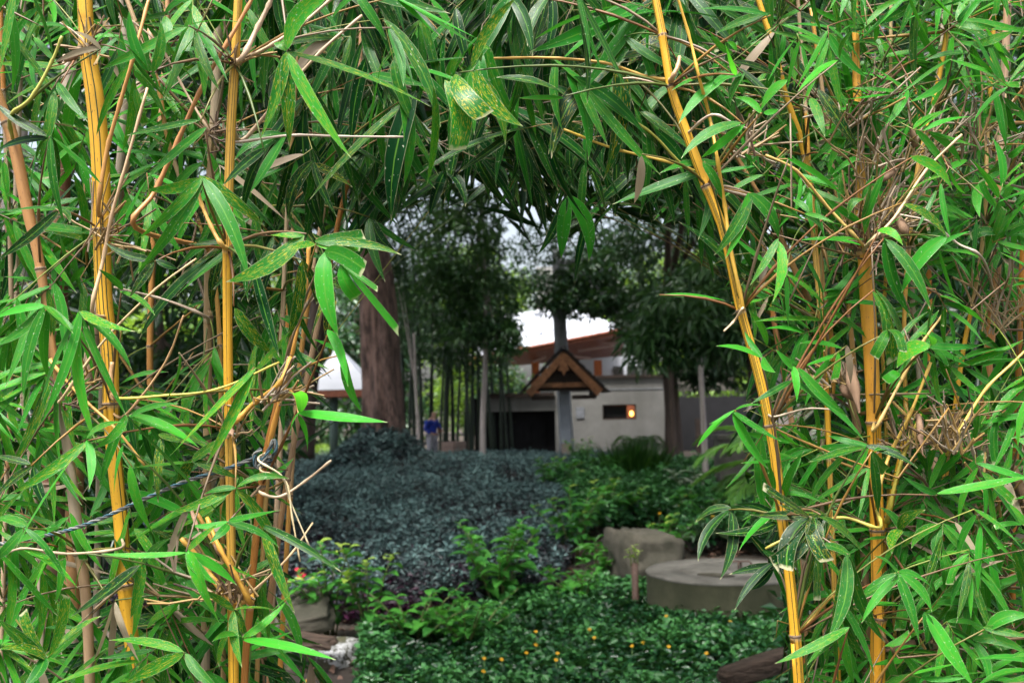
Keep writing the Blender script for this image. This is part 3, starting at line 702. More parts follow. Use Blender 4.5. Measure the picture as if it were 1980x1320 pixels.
tree('pole_tree', 'thin pale pole-like trunk between the thick trunk and the person', [tp(804, 895, Y), tp(806, 820, Y), tp(803, 760, Y), tp(800, 640, Y)], [.06, .055, .05, .04],
     [canopy(gx(806, Y), 29.8, Z(500, Y), .9, .9, 1.3, 60, 20, .3)], M['tree_leaf'], M['bark_pale'], .16, .07, 2, sides=8, base_t=.45)
# smooth grey trunk behind the gabled roof
Y = 31.0
tree('grey_trunk_tree', 'tree with smooth grey trunk rising behind the small gabled roof', [tp(1092, 890, Y), tp(1088, 760, Y), tp(1085, 680, Y), tp(1083, 600, Y), tp(1082, 480, Y)], [.24, .22, .215, .21, .16],
     [canopy(gx(1120, Y), 30.5, Z(570, Y), 1.5, 1.2, .75, 150, 22, .32), canopy(gx(1190, Y), 29.5, Z(600, Y), 1.0, 1.0, .5, 60, 22, .3), canopy(gx(1225, Y), 29, Z(640, Y), .8, .9, .6, 60, 22, .3), canopy(gx(1010, Y), 33, Z(520, Y), .9, .8, .5, 34, 20, .3), canopy(gx(1180, Y), 30, Z(540, Y), 1.4, 1.6, 1.0, 130, 22, .35), canopy(gx(1120, Y), 31, Z(470, Y), 2.0, 1.6, .75, 110, 22, .35),
      canopy(gx(1240, Y), 27, 10, 6, 7, 2.0, 900, 26, .8)],
     M['tree_leaf'], M['bark_grey'], .17, .075, 6, base_t=.22, var=.35, limb_t=.93)
# dark trunk at the right with drooping foliage
Y = 27.0
tree('dark_trunk_tree', 'dark rough trunk in front of the off-white service building', [tp(1297, 900, Y), tp(1296, 800, Y), tp(1293, 700, Y), tp(1296, 600, Y), tp(1302, 480, Y)], [.26, .21, .19, .18, .15],
     [canopy(gx(1330, Y), 26.5, Z(600, Y), 1.5, 1.6, 1.1, 130, 22, .35), canopy(gx(1262, Y), 26, Z(640, Y), .85, .9, .55, 60, 22, .3), canopy(gx(1350, Y), 26, Z(725, Y), .8, .9, .45, 50, 22, .3), canopy(gx(1420, Y), 26, Z(680, Y), 1.3, 1.4, 1.0, 110, 22, .35), canopy(gx(1300, Y), 27, Z(470, Y), 2, 1.6, .9, 140, 22, .35), canopy(8, 19, 9.5, 5, 6, 2, 700, 26, .8), canopy(11, 29, 10, 5, 6, 2, 500, 26, .8), canopy(5, 10, 8.0, 5, 5, 1.5, 550, 26, .8)],
     M['tree_leaf'], M['bark_dark'], .19, .065, 8, base_t=.25, var=.4)
# finger-leaved tree, paler green, in front of it
Y = 17.0
tree('finger_leaf_tree', 'paler green tree with drooping finger-like leaf clusters above the service building', [tp(1470, 980, Y), tp(1462, 800, Y), tp(1440, 640, Y), tp(1400, 520, Y)], [.12, .10, .08, .05],
     [canopy(gx(1330, Y), 17, Z(620, Y), .80, .8, .52, 60, 15, .26), canopy(gx(1275, Y), 17, Z(672, Y), .5, .6, .3, 28, 15, .24), canopy(gx(1420, Y), 17, Z(560, Y), .85, .8, .6, 56, 15, .26), canopy(gx(1400, Y), 17, Z(660, Y), .6, .7, .42, 34, 15, .26)],
     M['tree_leaf'], M['bark_dark'], .26, .055, 6, droop=.8, base_t=.70, var=.45)
Y = 20.0
tree('pink_pole_tree', 'thin pinkish bare trunk standing right of the dark trunk', [tp(1357, 960, Y), tp(1356, 860, Y), tp(1354, 740, Y), tp(1350, 640, Y)], [.072, .062, .055, .04],
     [canopy(gx(1350, Y), 20, Z(560, Y), .9, .9, .5, 40, 18, .3)], M['tree_leaf'], M['bark_pale'], .16, .06, 2, sides=10)
# pale trunk behind the left bamboo
Y = 9.0
tree('pale_trunk_tree', 'pale grey-pink trunk seen through the culms at the far left', [tp(60, 1180, Y), tp(62, 1000, Y), tp(58, 860, Y), tp(40, 740, Y), tp(30, 500, Y), tp(30, 200, Y)], [.12, .11, .10, .09, .08, .07],
     [canopy(-4.2, 9.5, 5.6, 2.2, 2, 1.1, 150, 22, .5)], M['tree_leaf'], M['bark_pale'], .18, .08, 3, sides=12)
# tall bushes standing behind the two bamboo clumps
for x, y, h, r, lb in ((-7.2, 10.5, 4.6, 1.7, 'tall dark bush behind the far left culms'), (-5.4, 15, 5.4, 1.8, 'tall dark bush between the far left culms and the lawn'), (4.6, 9.5, 4.4, 1.5, 'tall dark bush right behind the twig-knotted culm'), (7.0, 11, 5.2, 1.9, 'tall dark bush behind the right edge of the right clump'), (6.2, 15.5, 5.6, 1.7, 'tall dark bush behind the finger-leaved tree')):
    tree('tall_bush', lb, [(x, y, 0), (x + .1, y, h * .4), (x, y, h * .8)], [.12, .09, .04],
         [canopy(x, y, h * .68, r, r, h * .34, 150, 24, .45), canopy(x, y, h * .25, r * .9, r, h * .25, 80, 24, .45)], M['tree_leaf'], M['bark_dark'], .24, .08, 4, 'tall bushes behind the bamboo', base_t=.3)
for px, Yb, h, lb in ((965, 38.5, 3.6, 'dark bush beside the left end of the service building'), (905, 40, 4.2, 'bright-flecked bush behind the dark bamboo stand')):
    x = gx(px, Yb); tree('tall_bush', lb, [(x, Yb, 0), (x, Yb, h * .4), (x, Yb, h * .8)], [.1, .08, .04], [canopy(x, Yb, h * .62, 1.2, 1, h * .36, 90, 22, .35)], M['tree_leaf' if px == 965 else 'bright_leaf'], M['bark_dark'], .2, .08, 3, 'tall bushes behind the bamboo', base_t=.4)
# trees closing the horizon
FT = [(-23, 44, 11, 5.5, 0), (-15, 52, 12, 6, 1), (-7.5, 50, 9.5, 4.2, 0), (-13, 38, 6.0, 3.4, 1), (5.2, 62, 11, 3.2, 0), (11, 60, 12, 5.5, 1), (17, 46, 11, 5.5, 0), (24, 40, 11, 5.5, 1), (-2.6, 66, 13, 4.5, 1), (-30, 36, 9, 5, 0), (31, 44, 12, 6, 0)]
FL = ['dense dark tree closing the view behind the far left culms', 'sunlit yellow-green tree glimpsed beyond the kiosk', 'dark tree behind the thick ridged trunk', 'low bright green tree seen between the left culms',
      'dark tree rising behind the white pavilion roof', 'tall tree right of the white pavilion roof', 'dark tree behind the right bamboo clump', 'bright tree far behind the right bamboo clump', 'pale green tree beyond the dark bamboo stand', 'outermost dark tree beyond the left clump', 'outermost dark tree beyond the right clump']
for (x, y, h, r, br), lb in zip(FT, FL):
    tree('distant_tree', lb, [(x, y, 0), (x + .2, y, h * .35), (x - .2, y, h * .6), (x, y, h * .85)], [.4, .32, .25, .12],
         [canopy(x, y, h * .62, r, r * .8, h * .36, 330, 24, .8), canopy(x, y, h * .2, r * .9, r * .7, h * .2, 130, 24, .7)], M['bright_leaf'] if br else M['tree_leaf'], M['bark_dark'], .34, .16, 4, 'trees closing the view beyond the garden', base_t=.4)
# dark bamboo stand behind the person
k = 0
for px in np.linspace(772, 985, 22):
    Y = 34 + R.uniform(-1.2, 2.2); px = px + R.uniform(-6, 6)
    rt = root('dark_bamboo', (gx(px, Y), Y, 0), 'tall dark green bamboo cane in the stand behind the person', 'bamboo', 'dark bamboo canes behind the person')
    a = tp(px, 0, Y); b0 = Vector((gx(px, Y), Y, 0)); ln = R.uniform(-.5, .5)
    pts = [b0, b0 + Vector((ln * .2, 0, 2)), b0 + Vector((ln * .5, 0, 4)), b0 + Vector((ln, -.3, 6.5)), b0 + Vector((ln * 2, -.9, 8.2))]
    path = catmull(pts, 4); mb = MB(); mb.tube(path, list(np.linspace(R.uniform(.05, .09), .02, len(path))), 7); mb.obj('stem', M['dark_culm'], rt)
    c = crown(rt, [canopy(b0.x + ln, Y - .3, 5.2, .7, .7, 2.6, 38, 14, .3)], M['tree_leaf'], .24, .045, 'foliage', .9, .2, .4); c['kind'] = 'stuff'

# ================================================================== palms
def frond_mb(base, d, length, droop, nl, ll, lw, split=.9):
    """returns (rachis MB, leaflet arrays)"""
    d = Vector(d).normalized(); p = Vector(base); pts = [p.copy()]; n = 14
    for i in range(n):
        d = (d + Vector((0, 0, -droop * (i / n) / n * 6))).normalized(); p = p + d * (length / n); pts.append(p.copy())
    mb = MB(); mb.tube(pts, list(np.linspace(.014, .003, n + 1) * (length / 1.6)), 5)
    C, A, Nn, L = [], [], [], []
    for i in range(nl):
        t = .14 + .86 * i / (nl - 1); f = t * n; j = min(int(f), n - 1); q = pts[j].lerp(pts[j + 1], f - j); tg = (pts[j + 1] - pts[j]).normalized()
        up = Vector((0, 0, 1)); sd = tg.cross(up).normalized(); nn = sd.cross(tg)
        for s in (-1, 1):
            a = tg * (.55 + .5 * t) + sd * s * split + nn * .12 + Vector((0, 0, -.22)) + Vector((R.uniform(-.1, .1), R.uniform(-.1, .1), R.uniform(-.1, .1)))
            C.append(q); A.append(a); Nn.append(nn + Vector((R.uniform(-.3, .3),) * 3)); L.append(ll * math.sin(math.pi * (.12 + .84 * t)) ** .7 * R.uniform(.85, 1.1))
    return mb, C, A, Nn, L
def palm(name, label, base, crown_z, fronds, ll, lw, nl, trunk_r=.06, tint=.5, group=None, cat='palm'):
    b = Vector(base); rt = root(name, b, label, cat, group)
    mb, _, _ = trunk_mb([b, b + Vector((.02, 0, crown_z * .5)), b + Vector((0, 0, crown_z))], [trunk_r * 1.2, trunk_r, trunk_r * .8], 10, 4, 1, .05); mb.obj('trunk', M['bark_dark'], rt)
    for d, ln, dr in fronds:
        mb, C, A, Nn, L = frond_mb(b + Vector((0, 0, crown_z)), d, ln, dr, nl, ll, lw)
        fo = mb.obj('frond', M['palm'], rt)
        at = fo.data.attributes.new('tint', 'FLOAT', 'FACE'); at.data.foreach_set('value', [.8] * len(fo.data.polygons))
        lf = leaf_cloud('leaflets', np.array(C), np.array(A), np.array(Nn), np.array(L), lw, tint + NR.normal(size=len(C)) * .12, M['palm'], fo, .12); lf['kind'] = 'stuff'
    return rt
b = G(1560, 1120); palm('feather_palm', 'feather palm with long narrow fronds beside the right bamboo, upper fronds spread', (b.x, b.y, 0), 1.1,
     [((-1, -.1, .55), 1.15, .5), ((-1, .3, .18), 1.1, .35), ((-.7, -.5, .9), 1.1, .7), ((-.9, .4, .9), 1.2, .6), ((.4, .6, 1), 1.2, .5), ((.8, -.2, .6), 1, .6), ((-.95, -.35, .0), .9, .4)], .34, .026, 30, .05, .62)
b = G(1520, 1010); palm('low_palm', 'low palm with arching fronds at the edge of the flower bed', (b.x, b.y, 0), .45,
     [((-1, -.2, .7), 1.3, .8), ((-1, .2, .4), 1.5, .7), ((-.8, -.6, .5), 1.3, .8), ((-.4, .5, 1), 1.3, .7), ((.7, .2, .8), 1.2, .7), ((-1, -.5, .15), 1.1, .5)], .36, .03, 26, .06, .55)
b = G(1238, 905); palm('sago_palm', 'dark round-crowned palm against the pale wall below the slot window', (b.x, b.y, 0), .55,
     [((math.cos(a), math.sin(a), .9 + .4 * math.sin(a * 3)), 1.15, 1.3) for a in np.linspace(0, 6.0, 15)], .24, .02, 30, .12, .12)
b = Vector((gx(1294, 25.5), 25.5, 0)); palm('tall_palm', 'tall palm whose drooping dark fronds hang before the pale wall', b, 3.3,
     [((-1, 0, .35), 1.7, 1.5), ((-.8, -.5, .3), 1.6, 1.6), ((-.6, .5, .8), 1.6, 1.2), ((.6, -.3, .7), 1.7, 1.2), ((1, .2, .3), 1.6, 1.4), ((0, -.8, .5), 1.5, 1.5), ((-.95, -.2, -.1), 1.5, 1.3)], .42, .026, 30, .09, .10)

# ================================================================== ground cover
def gh(xy): return np.array([ground_h(float(a), float(b)) for a, b in xy])
def scatter(n, sampler, hmax, mt, L, W, tint, name, label, tilt=.5, lump=.0, fold=.25, upn=1.0, tintnoise=None):
    xy = sampler(n); z = gh(xy)
    lumps = np.array([noise.noise(Vector((float(a) * 2.3, float(b) * 2.3, 1.7))) for a, b in xy])
    fine = np.array([noise.noise(Vector((float(a) * 8, float(b) * 8, 5.7))) for a, b in xy])
    h = hmax * (.35 + .65 * NR.random(len(xy)) ** .5) * (1 + lump * lumps + lump * .6 * fine)
    C = np.c_[xy, z + np.maximum(h, .015)]
    an = NR.random(len(xy)) * 2 * math.pi; el = NR.normal(size=len(xy)) * tilt * .6 + .05
    A = np.c_[np.cos(an), np.sin(an), el]; Nn = np.array([0, 0, upn]) + rand_dirs(len(xy)) * tilt
    Ls = L * (.65 + .7 * NR.random(len(xy)))
    hi = (np.maximum(h, 0) / hmax - .75) * .55            # upper leaves coloured lighter to imitate light on the top
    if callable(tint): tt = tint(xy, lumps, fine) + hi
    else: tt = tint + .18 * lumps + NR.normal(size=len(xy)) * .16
    return leaf_cloud(name, C, A, Nn, Ls, Ls * W / L, tt, mt, None, fold)
def poly_sampler(poly, dens_pow=1.0):
    """poly in ground coordinates; density falls with distance"""
    poly = np.array([(p[0], p[1]) for p in poly]); lo, hi = poly.min(0), poly.max(0)
    def inside(q):
        r = np.zeros(len(q), bool); j = len(poly) - 1
        for i in range(len(poly)):
            a, b = poly[i], poly[j]; c = ((a[1] > q[:, 1]) != (b[1] > q[:, 1])) & (q[:, 0] < (b[0]-a[0]) * (q[:, 1]-a[1]) / (b[1]-a[1] + 1e-12) + a[0]); r ^= c; j = i
        return r
    def f(n):
        out = []; c = 0
        while c < n:
            q = lo + NR.random((n * 2, 2)) * (hi - lo)
            keep = inside(q) & (NR.random(len(q)) < (lo[1] / q[:, 1]) ** dens_pow); q = q[keep]; out.append(q); c += len(q)
        return np.concatenate(out)[:n]
    return f
def gp(px, py): v = G(px, py); return (v.x, v.y)
ZP = [gp(640, 1205), gp(900, 1200), gp(1075, 1170), gp(1120, 1060), gp(1090, 960), gp(1180, 905), gp(1260, 891), gp(560, 892), (-14, 30), (-9, 12), (-4.5, 8.5)]
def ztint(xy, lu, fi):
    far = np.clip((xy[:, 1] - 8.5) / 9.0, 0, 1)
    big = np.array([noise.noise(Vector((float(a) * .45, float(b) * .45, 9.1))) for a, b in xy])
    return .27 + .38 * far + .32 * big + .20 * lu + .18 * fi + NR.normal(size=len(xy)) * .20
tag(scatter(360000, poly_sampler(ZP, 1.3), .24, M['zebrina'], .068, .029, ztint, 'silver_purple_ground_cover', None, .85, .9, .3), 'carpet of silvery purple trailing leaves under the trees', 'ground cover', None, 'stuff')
WPg = [gp(680, 1560), gp(700, 1235), gp(900, 1215), gp(1010, 1160), gp(1180, 1150), gp(1300, 1165), gp(1560, 1150), gp(1640, 1560)]
def wtint(xy, lu, fi): return .36 + .25 * lu + .30 * fi + NR.normal(size=len(xy)) * .24
tag(scatter(62000, poly_sampler(WPg, .3), .15, M['wedelia'], .052, .031, wtint, 'glossy_ground_cover', None, .75, .6, .25), 'bed of glossy green creeping leaves with yellow flowers in front', 'ground cover', None, 'stuff')
BP = [gp(1110, 1060), gp(1100, 1010), gp(1075, 950), gp(1200, 915), gp(1500, 930), gp(1700, 1000), gp(1700, 1090), gp(1330, 1075), gp(1290, 1030)]
tag(scatter(46000, poly_sampler(BP, 1), .38, M['wedelia'], .10, .055, lambda xy, lu, fi: .55 + .25 * lu + NR.normal(size=len(xy)) * .2, 'green_ground_cover', None, .7, .6, .25), 'mixed low green foliage behind the round concrete cover', 'ground cover', None, 'stuff')
GP = [(-30, 33), (-10, 29), (gp(640, 897)), (-5, 60), (-30, 60)]
tag(scatter(26000, poly_sampler(GP, .6), .10, M['bright_leaf'], .22, .05, .55, 'lawn_grass', None, .9, .2), 'bright green lawn behind the thick trunk', 'grass', None, 'stuff')
LP = [(-6, 2), (6, 2), (9, 12), (6, 30), (-9, 24)]
tag(scatter(9000, poly_sampler(LP, .8), .02, M['litter'], .10, .05, .5, 'leaf_litter', None, .6, .2), 'brown fallen leaves scattered on the bare soil', 'leaf litter', None, 'stuff')
RP = [gp(1500, 1345), gp(1500, 1120), (9, 11), (12, 20), (14, 9), (6, 3.4), (2.2, 3.2)]
tag(scatter(14000, poly_sampler(RP, .8), .30, M['wedelia'], .11, .05, .35, 'shade_ground_cover', None, .7, .6), 'dark low foliage growing behind the right bamboo clump', 'ground cover', None, 'stuff')

MP = [(TRX - .30 + 1.25 * math.cos(a), YT - .2 + 1.6 * math.sin(a)) for a in np.linspace(0, 6.1, 14)]
tag(scatter(12000, poly_sampler(MP, 0), .30, M['zebrina'], .12, .050, lambda xy, lu, fi: .68 + .2 * lu + NR.normal(size=len(xy)) * .2, 'mound_foliage', None, .8, .5), 'teal-green leafy mound heaped round the foot of the thick trunk', 'ground cover', None, 'stuff')
# leafy broad-leaved plants: whorls of ovate leaves on stems, every leaf a part
def leaf_mesh(name, mt, prof, fold=.12, sag=.12, stations=6, curl=0.0):
    v, f, uv = [], [], []
    xs = [i / stations for i in range(stations + 1)]
    for x in xs:
        wv = prof(x); z = sag * 4 * x * (1 - x)
        for s in (-1, 0, 1):
            v.append((x, s * wv * .5, z + fold * abs(s) * wv + curl * s * math.sin(x * 3)))
    for i in range(stations):
        for k in (0, 1):
            a = i * 3 + k; f.append((a, a + 3, a + 4, a + 1)); uv.append([(xs[i], k / 2), (xs[i+1], k / 2), (xs[i+1], k / 2 + .5), (xs[i], k / 2 + .5)])
    me = bpy.data.meshes.new(name); me.from_pydata(v, [], f); l = me.uv_layers.new(name='UVMap'); l.data.foreach_set('uv', [c for q in uv for u in q for c in u])
    me.polygons.foreach_set('use_smooth', [True] * len(f)); me.materials.append(mt); me.update(); return me
def frame_quat(axis, nrm):
    x = axis.normalized(); y = nrm.cross(x)
    if y.length < 1e-4: y = Vector((1, 0, 0)).cross(x)
    y.normalize(); z = x.cross(y); return Matrix((x, y, z)).transposed().to_quaternion()
ovate = lambda x: max(0.02, math.sin(math.pi * min(1, x ** .72)) ** .9)
strap = lambda x: max(0.02, (min(1, x / .35) ** .7) * (max(0, 1 - max(0, x - .45) / .55) ** .6))
OV = {k: leaf_mesh('ovate_leaf', M[k], ovate, .10, .10) for k in ('shrub_leaf', 'lime_leaf', 'varieg_leaf')}
ST = {k: leaf_mesh('strap_leaf', M[k], strap, .12, .14, 8) for k in ('strap_leaf', 'varieg_leaf', 'shrub_leaf')}
def leafy_plant(label, base, h, stems, per, L, W, key='shrub_leaf', top=0, name='leafy_shrub', cat='shrub', spread=.28, group=None, shape=None):
    b = Vector(base); rt = root(name, b, label, cat, group); me = (shape or OV)[key]
    for i in range(stems):
        a = R.uniform(0, 6.28); rr = spread * math.sqrt(R.random()); hh = h * R.uniform(.6, 1.05)
        e = b + Vector((math.cos(a) * rr, math.sin(a) * rr, hh)); path = bezier(b + Vector((math.cos(a) * .03, math.sin(a) * .03, 0)), b + Vector((math.cos(a) * rr * .3, math.sin(a) * rr * .3, hh * .6)), e, 5)
        mb = MB(); mb.tube(path, list(np.linspace(.008, .004, 6)), 5); st = mb.obj('stem', M['twig'], rt, color=(.16, .20, .07, 0))
        for j in range(per):
            t = 1 - (j / per) ** 1.3 * .75; p = path[0].lerp(e, t) if t < .99 else e
            f = t * 5; q = min(int(f), 4); p = path[q].lerp(path[q + 1], f - q)
            an = j * 2.4 + R.uniform(-.4, .4); el = R.uniform(-.35, .15) + (.35 if j < 3 else 0)
            ax = Vector((math.cos(an), math.sin(an), el)); l = L * R.uniform(.7, 1.15) * (.6 if j < 2 else 1)
            link('leaf', OV['lime_leaf'] if (top and j < top and shape is None) else me, st, p, frame_quat(ax, Vector((R.uniform(-.25, .25), R.uniform(-.25, .25), 1))), (l, W * l / L, l))
    return rt
def gb(px, py): v = G(px, py); return (v.x, v.y, ground_h(v.x, v.y))
PL = [('bushy leafy plant with red flowers beside the left stone slabs', 640, 1235, .72, 10, 11, .15, .08, 'shrub_leaf', 1, .36),
      ('leafy plant just right of the red-flowered one, tips lime', 715, 1240, .74, 6, 11, .15, .08, 'shrub_leaf', 3, .22),
      ('broad-leaved shrub in the middle of the silvery carpet', 962, 1190, .80, 13, 11, .17, .10, 'shrub_leaf', 0, .46),
      ('tall broad-leaved shrub left of the mossy stone block', 1110, 1090, .80, 10, 11, .17, .10, 'shrub_leaf', 1, .45),
      ('bright-topped shrub directly behind the mossy stone block', 1180, 1030, .70, 10, 11, .18, .11, 'shrub_leaf', 2, .6),
      ('low shrub at the foot of the roofed post', 1055, 960, .65, 9, 10, .22, .12, 'shrub_leaf', 1, .8),
      ('rounded fine light-green shrub right of the roofed post', 1132, 920, .80, 13, 12, .17, .075, 'shrub_leaf', 2, .55),
      ('dark shrub between the post and the grass clump', 1180, 950, .60, 9, 10, .20, .10, 'shrub_leaf', 0, .6),
      ('leafy plant at the near edge of the glossy bed', 905, 1275, .42, 9, 9, .13, .08, 'shrub_leaf', 0, .45),
      ('wide-leaved plant along the near edge of the silvery carpet', 800, 1260, .45, 10, 9, .14, .085, 'shrub_leaf', 0, .5),
      ('leafy plant in front of the mossy stone block', 1130, 1185, .36, 8, 9, .15, .085, 'shrub_leaf', 0, .4),
      ('bright leafy shrub leaning over the right end of the mossy stone block', 1290, 1085, .45, 9, 10, .15, .085, 'shrub_leaf', 1, .4),
      ('small leafy plant at the left foot of the mossy stone block', 1165, 1125, .35, 8, 9, .14, .08, 'shrub_leaf', 0, .3),
      ('broad shrub in the bed behind the round cover', 1330, 1040, .60, 10, 10, .18, .10, 'shrub_leaf', 0, .7)]
for lb, px, py, h, s, p, L, W, k, tp_, sp in PL: leafy_plant(lb, gb(px, py), h, s, p, L, W, k, tp_, spread=sp)
leafy_plant('white-edged variegated plant before the thin pinkish trunk', gb(1340, 985), .62, 5, 12, .26, .085, 'varieg_leaf', 0, 'variegated_plant', 'plant', .35)
leafy_plant('grey-green strap-leaved rosette behind the round cover', gb(1350, 1075), .30, 2, 12, .34, .075, 'strap_leaf', 0, 'strap_leaf_plant', 'plant', .10, None, ST)
leafy_plant('strap-leaved plant left of the mossy stone block', gb(1150, 1100), .28, 2, 10, .28, .05, 'shrub_leaf', 0, 'strap_leaf_plant', 'plant', .08, None, ST)
def grass_clump():
    b = Vector(gb(1228, 948)); rt = root('grass_clump', b, 'clump of upright dark grass blades below the slot window', 'grass')
    n = 420; an = NR.random(n) * 6.283; r = NR.random(n) ** .7 * .45
    C = np.array(b) + np.c_[np.cos(an) * r, np.sin(an) * r, np.zeros(n)]; A = np.c_[np.cos(an) * r * 1.2, np.sin(an) * r * 1.2, np.ones(n)] + rand_dirs(n) * .12
    bl = leaf_cloud('blades', C, A, rand_dirs(n), .55 + NR.random(n) * .5, .022, .30 + NR.normal(size=n) * .1, M['palm'], rt, .1); bl['kind'] = 'stuff'
grass_clump()

# flowers
def flower(px, py, D, r, mt, label, name, group, petals=8):
    c = P(px, py, D); rt = root(name, c, label, 'flower', group); tilt = frame_quat(Vector((R.uniform(-.3, .3), -.5, .8)), Vector((1, 0, 0)))
    nz = tilt @ Vector((1, 0, 0)); s = nz.orthogonal().normalized(); t = nz.cross(s)
    for k in range(petals):
        a = 6.283 * k / petals; d = s * math.cos(a) + t * math.sin(a); e = nz.cross(d); mb = MB()
        mb.v = [c + d * r * .15, c + d * r * .6 + e * r * .28 + nz * r * .05, c + d * r + nz * r * .1, c + d * r * .6 - e * r * .28 + nz * r * .05]; mb.face([0, 1, 2, 3]); mb.obj('petal', mt, rt)
    mb = MB(); mb.tube([c - nz * r * .1, c + nz * r * .12, c + nz * r * .2], [r * .28, r * .28, r * .1], 7); mb.obj('flower_centre', M['yellowc'] if mt is M['yellow'] else M['red'], rt)
    g = Vector((c.x, c.y, ground_h(c.x, c.y))); mb = MB(); mb.tube([g, c - nz * r * .1], .003, 4); mb.obj('stalk', M['twig'], rt, color=(.10, .2, .05, 0))
for px, py in ((1072,1177),(1288,1190),(1412,1201),(1384,1225),(1392,1230),(1140,1216),(1036,1220),(1036,1246),(1018,1261),(1078,1262),(1075,1275),(970,1274),(1222,1248),(1244,1242),(1293,1249),(1366,1262),(936,1272),(935,1297),(590,1317),(1149,1232)):
    v = G(px, py, .19); D = (v - CAM).dot(FWD)
    flower(px, py, D, .0145, M['yellow'], 'small yellow daisy-like flower standing above the glossy green bed', 'yellow_flower', 'yellow flowers in the glossy green bed')
for px, py in ((1313, 978), (1378, 998), (1275, 992), (1325, 957)):
    v = G(px, py, .42); flower(px, py, (v - CAM).dot(FWD), .022, M['yellow'], 'yellow flower in the low foliage behind the round cover', 'yellow_flower', 'yellow flowers behind the round cover')
for px, py, r, lb in ((583, 1113, .042, 'larger crimson flower on the plant by the left stone slabs'), (575, 1101, .026, 'small crimson bud above the larger crimson flower')):
    flower(px, py, 7.6, r, M['red'], lb, 'red_flower', None, 10)
for i, (px, py) in enumerate(((12, 1262), (22, 1275), (8, 1283), (26, 1258))):
    flower(px, py, 4.2, .03, M['red'], 'red flower head low behind the left culms at the frame edge', 'red_flower', 'red flower heads at the lower left', 10)

# ================================================================== stones, round cover, pipe
def rock(name, label, c, size, rotz, mt, seed, cat='stone', rough=.10, parent=None, tilt=(0, 0)):
    bm = bmesh.new(); bmesh.ops.create_cube(bm, size=1); bmesh.ops.subdivide_edges(bm, edges=bm.edges[:], cuts=9, use_grid_fill=True)
    rt = Matrix.Rotation(rotz, 4, 'Z') @ Matrix.Rotation(tilt[0], 4, 'X') @ Matrix.Rotation(tilt[1], 4, 'Y')
    for v in bm.verts:
        p = v.co.copy(); q = p.copy()
        for a in range(3): q[a] = math.copysign(min(abs(q[a]), .5), q[a])
        L = max(abs(p.x), abs(p.y), abs(p.z)); rd = p.normalized() * .62; p = p.lerp(rd, .22)
        n1 = noise.noise(p * 2.1 + Vector((seed, 0, 0))); n2 = noise.noise(p * 6.3 + Vector((0, seed, 0))); n3 = noise.noise(p * 14 + Vector((0, 0, seed)))
        p = p * (1 + rough * (n1 * 1.2 + n2 * .6 + n3 * .45 - .5 * abs(n2))); p = Vector((p.x * size[0], p.y * size[1], p.z * size[2])); v.co = rt @ p
    me = bpy.data.meshes.new(name); bm.to_mesh(me); bm.free(); me.materials.append(mt); me.polygons.foreach_set('use_smooth', [True] * len(me.polygons)); me.update()
    o = link(name, me, parent, c)
    return tag(o, label, cat) if not parent else o
D = 7.4
rock('stone_slab', 'flat tilted grey stone slab lying above the lichened block at lower left', P(560, 1192, 7.3), (.62, .55, .14), .15, M['stone'], 3.1, rough=.12, tilt=(.25, -.22))
blk = rock('stone_block', 'squared mossy stone block with white lichen patches at lower left', P(596, 1285, 6.9), (.68, .52, .30), -.12, M['lichened'], 8.4, rough=.10)
rock('bark_chip', 'dark curled strip of bark lying on the lichened block', P(600, 1236, 6.55), (.30, .14, .03), -.2, M['rotwood'], 5.5, rough=.25, tilt=(.3, .18), cat='bark')
rock('stone_block', 'long mossy stone block standing behind the round concrete cover', P(1240, 1082, 9.4), (.50, .95, .52), .25, M['stone'], 33.1, rough=.17, tilt=(.0, .14))
rock('stone', 'small dark stone left of the roofed post base', P(960, 892, 30), (.7, .5, .35), .3, M['stone'], 2.2)
rock('fallen_log', 'short brown rotting log under the right bamboo edge', P(1465, 1290, 5.3), (.42, .12, .10), .25, M['rotwood'], 6.1, cat='log', tilt=(0, -.2))
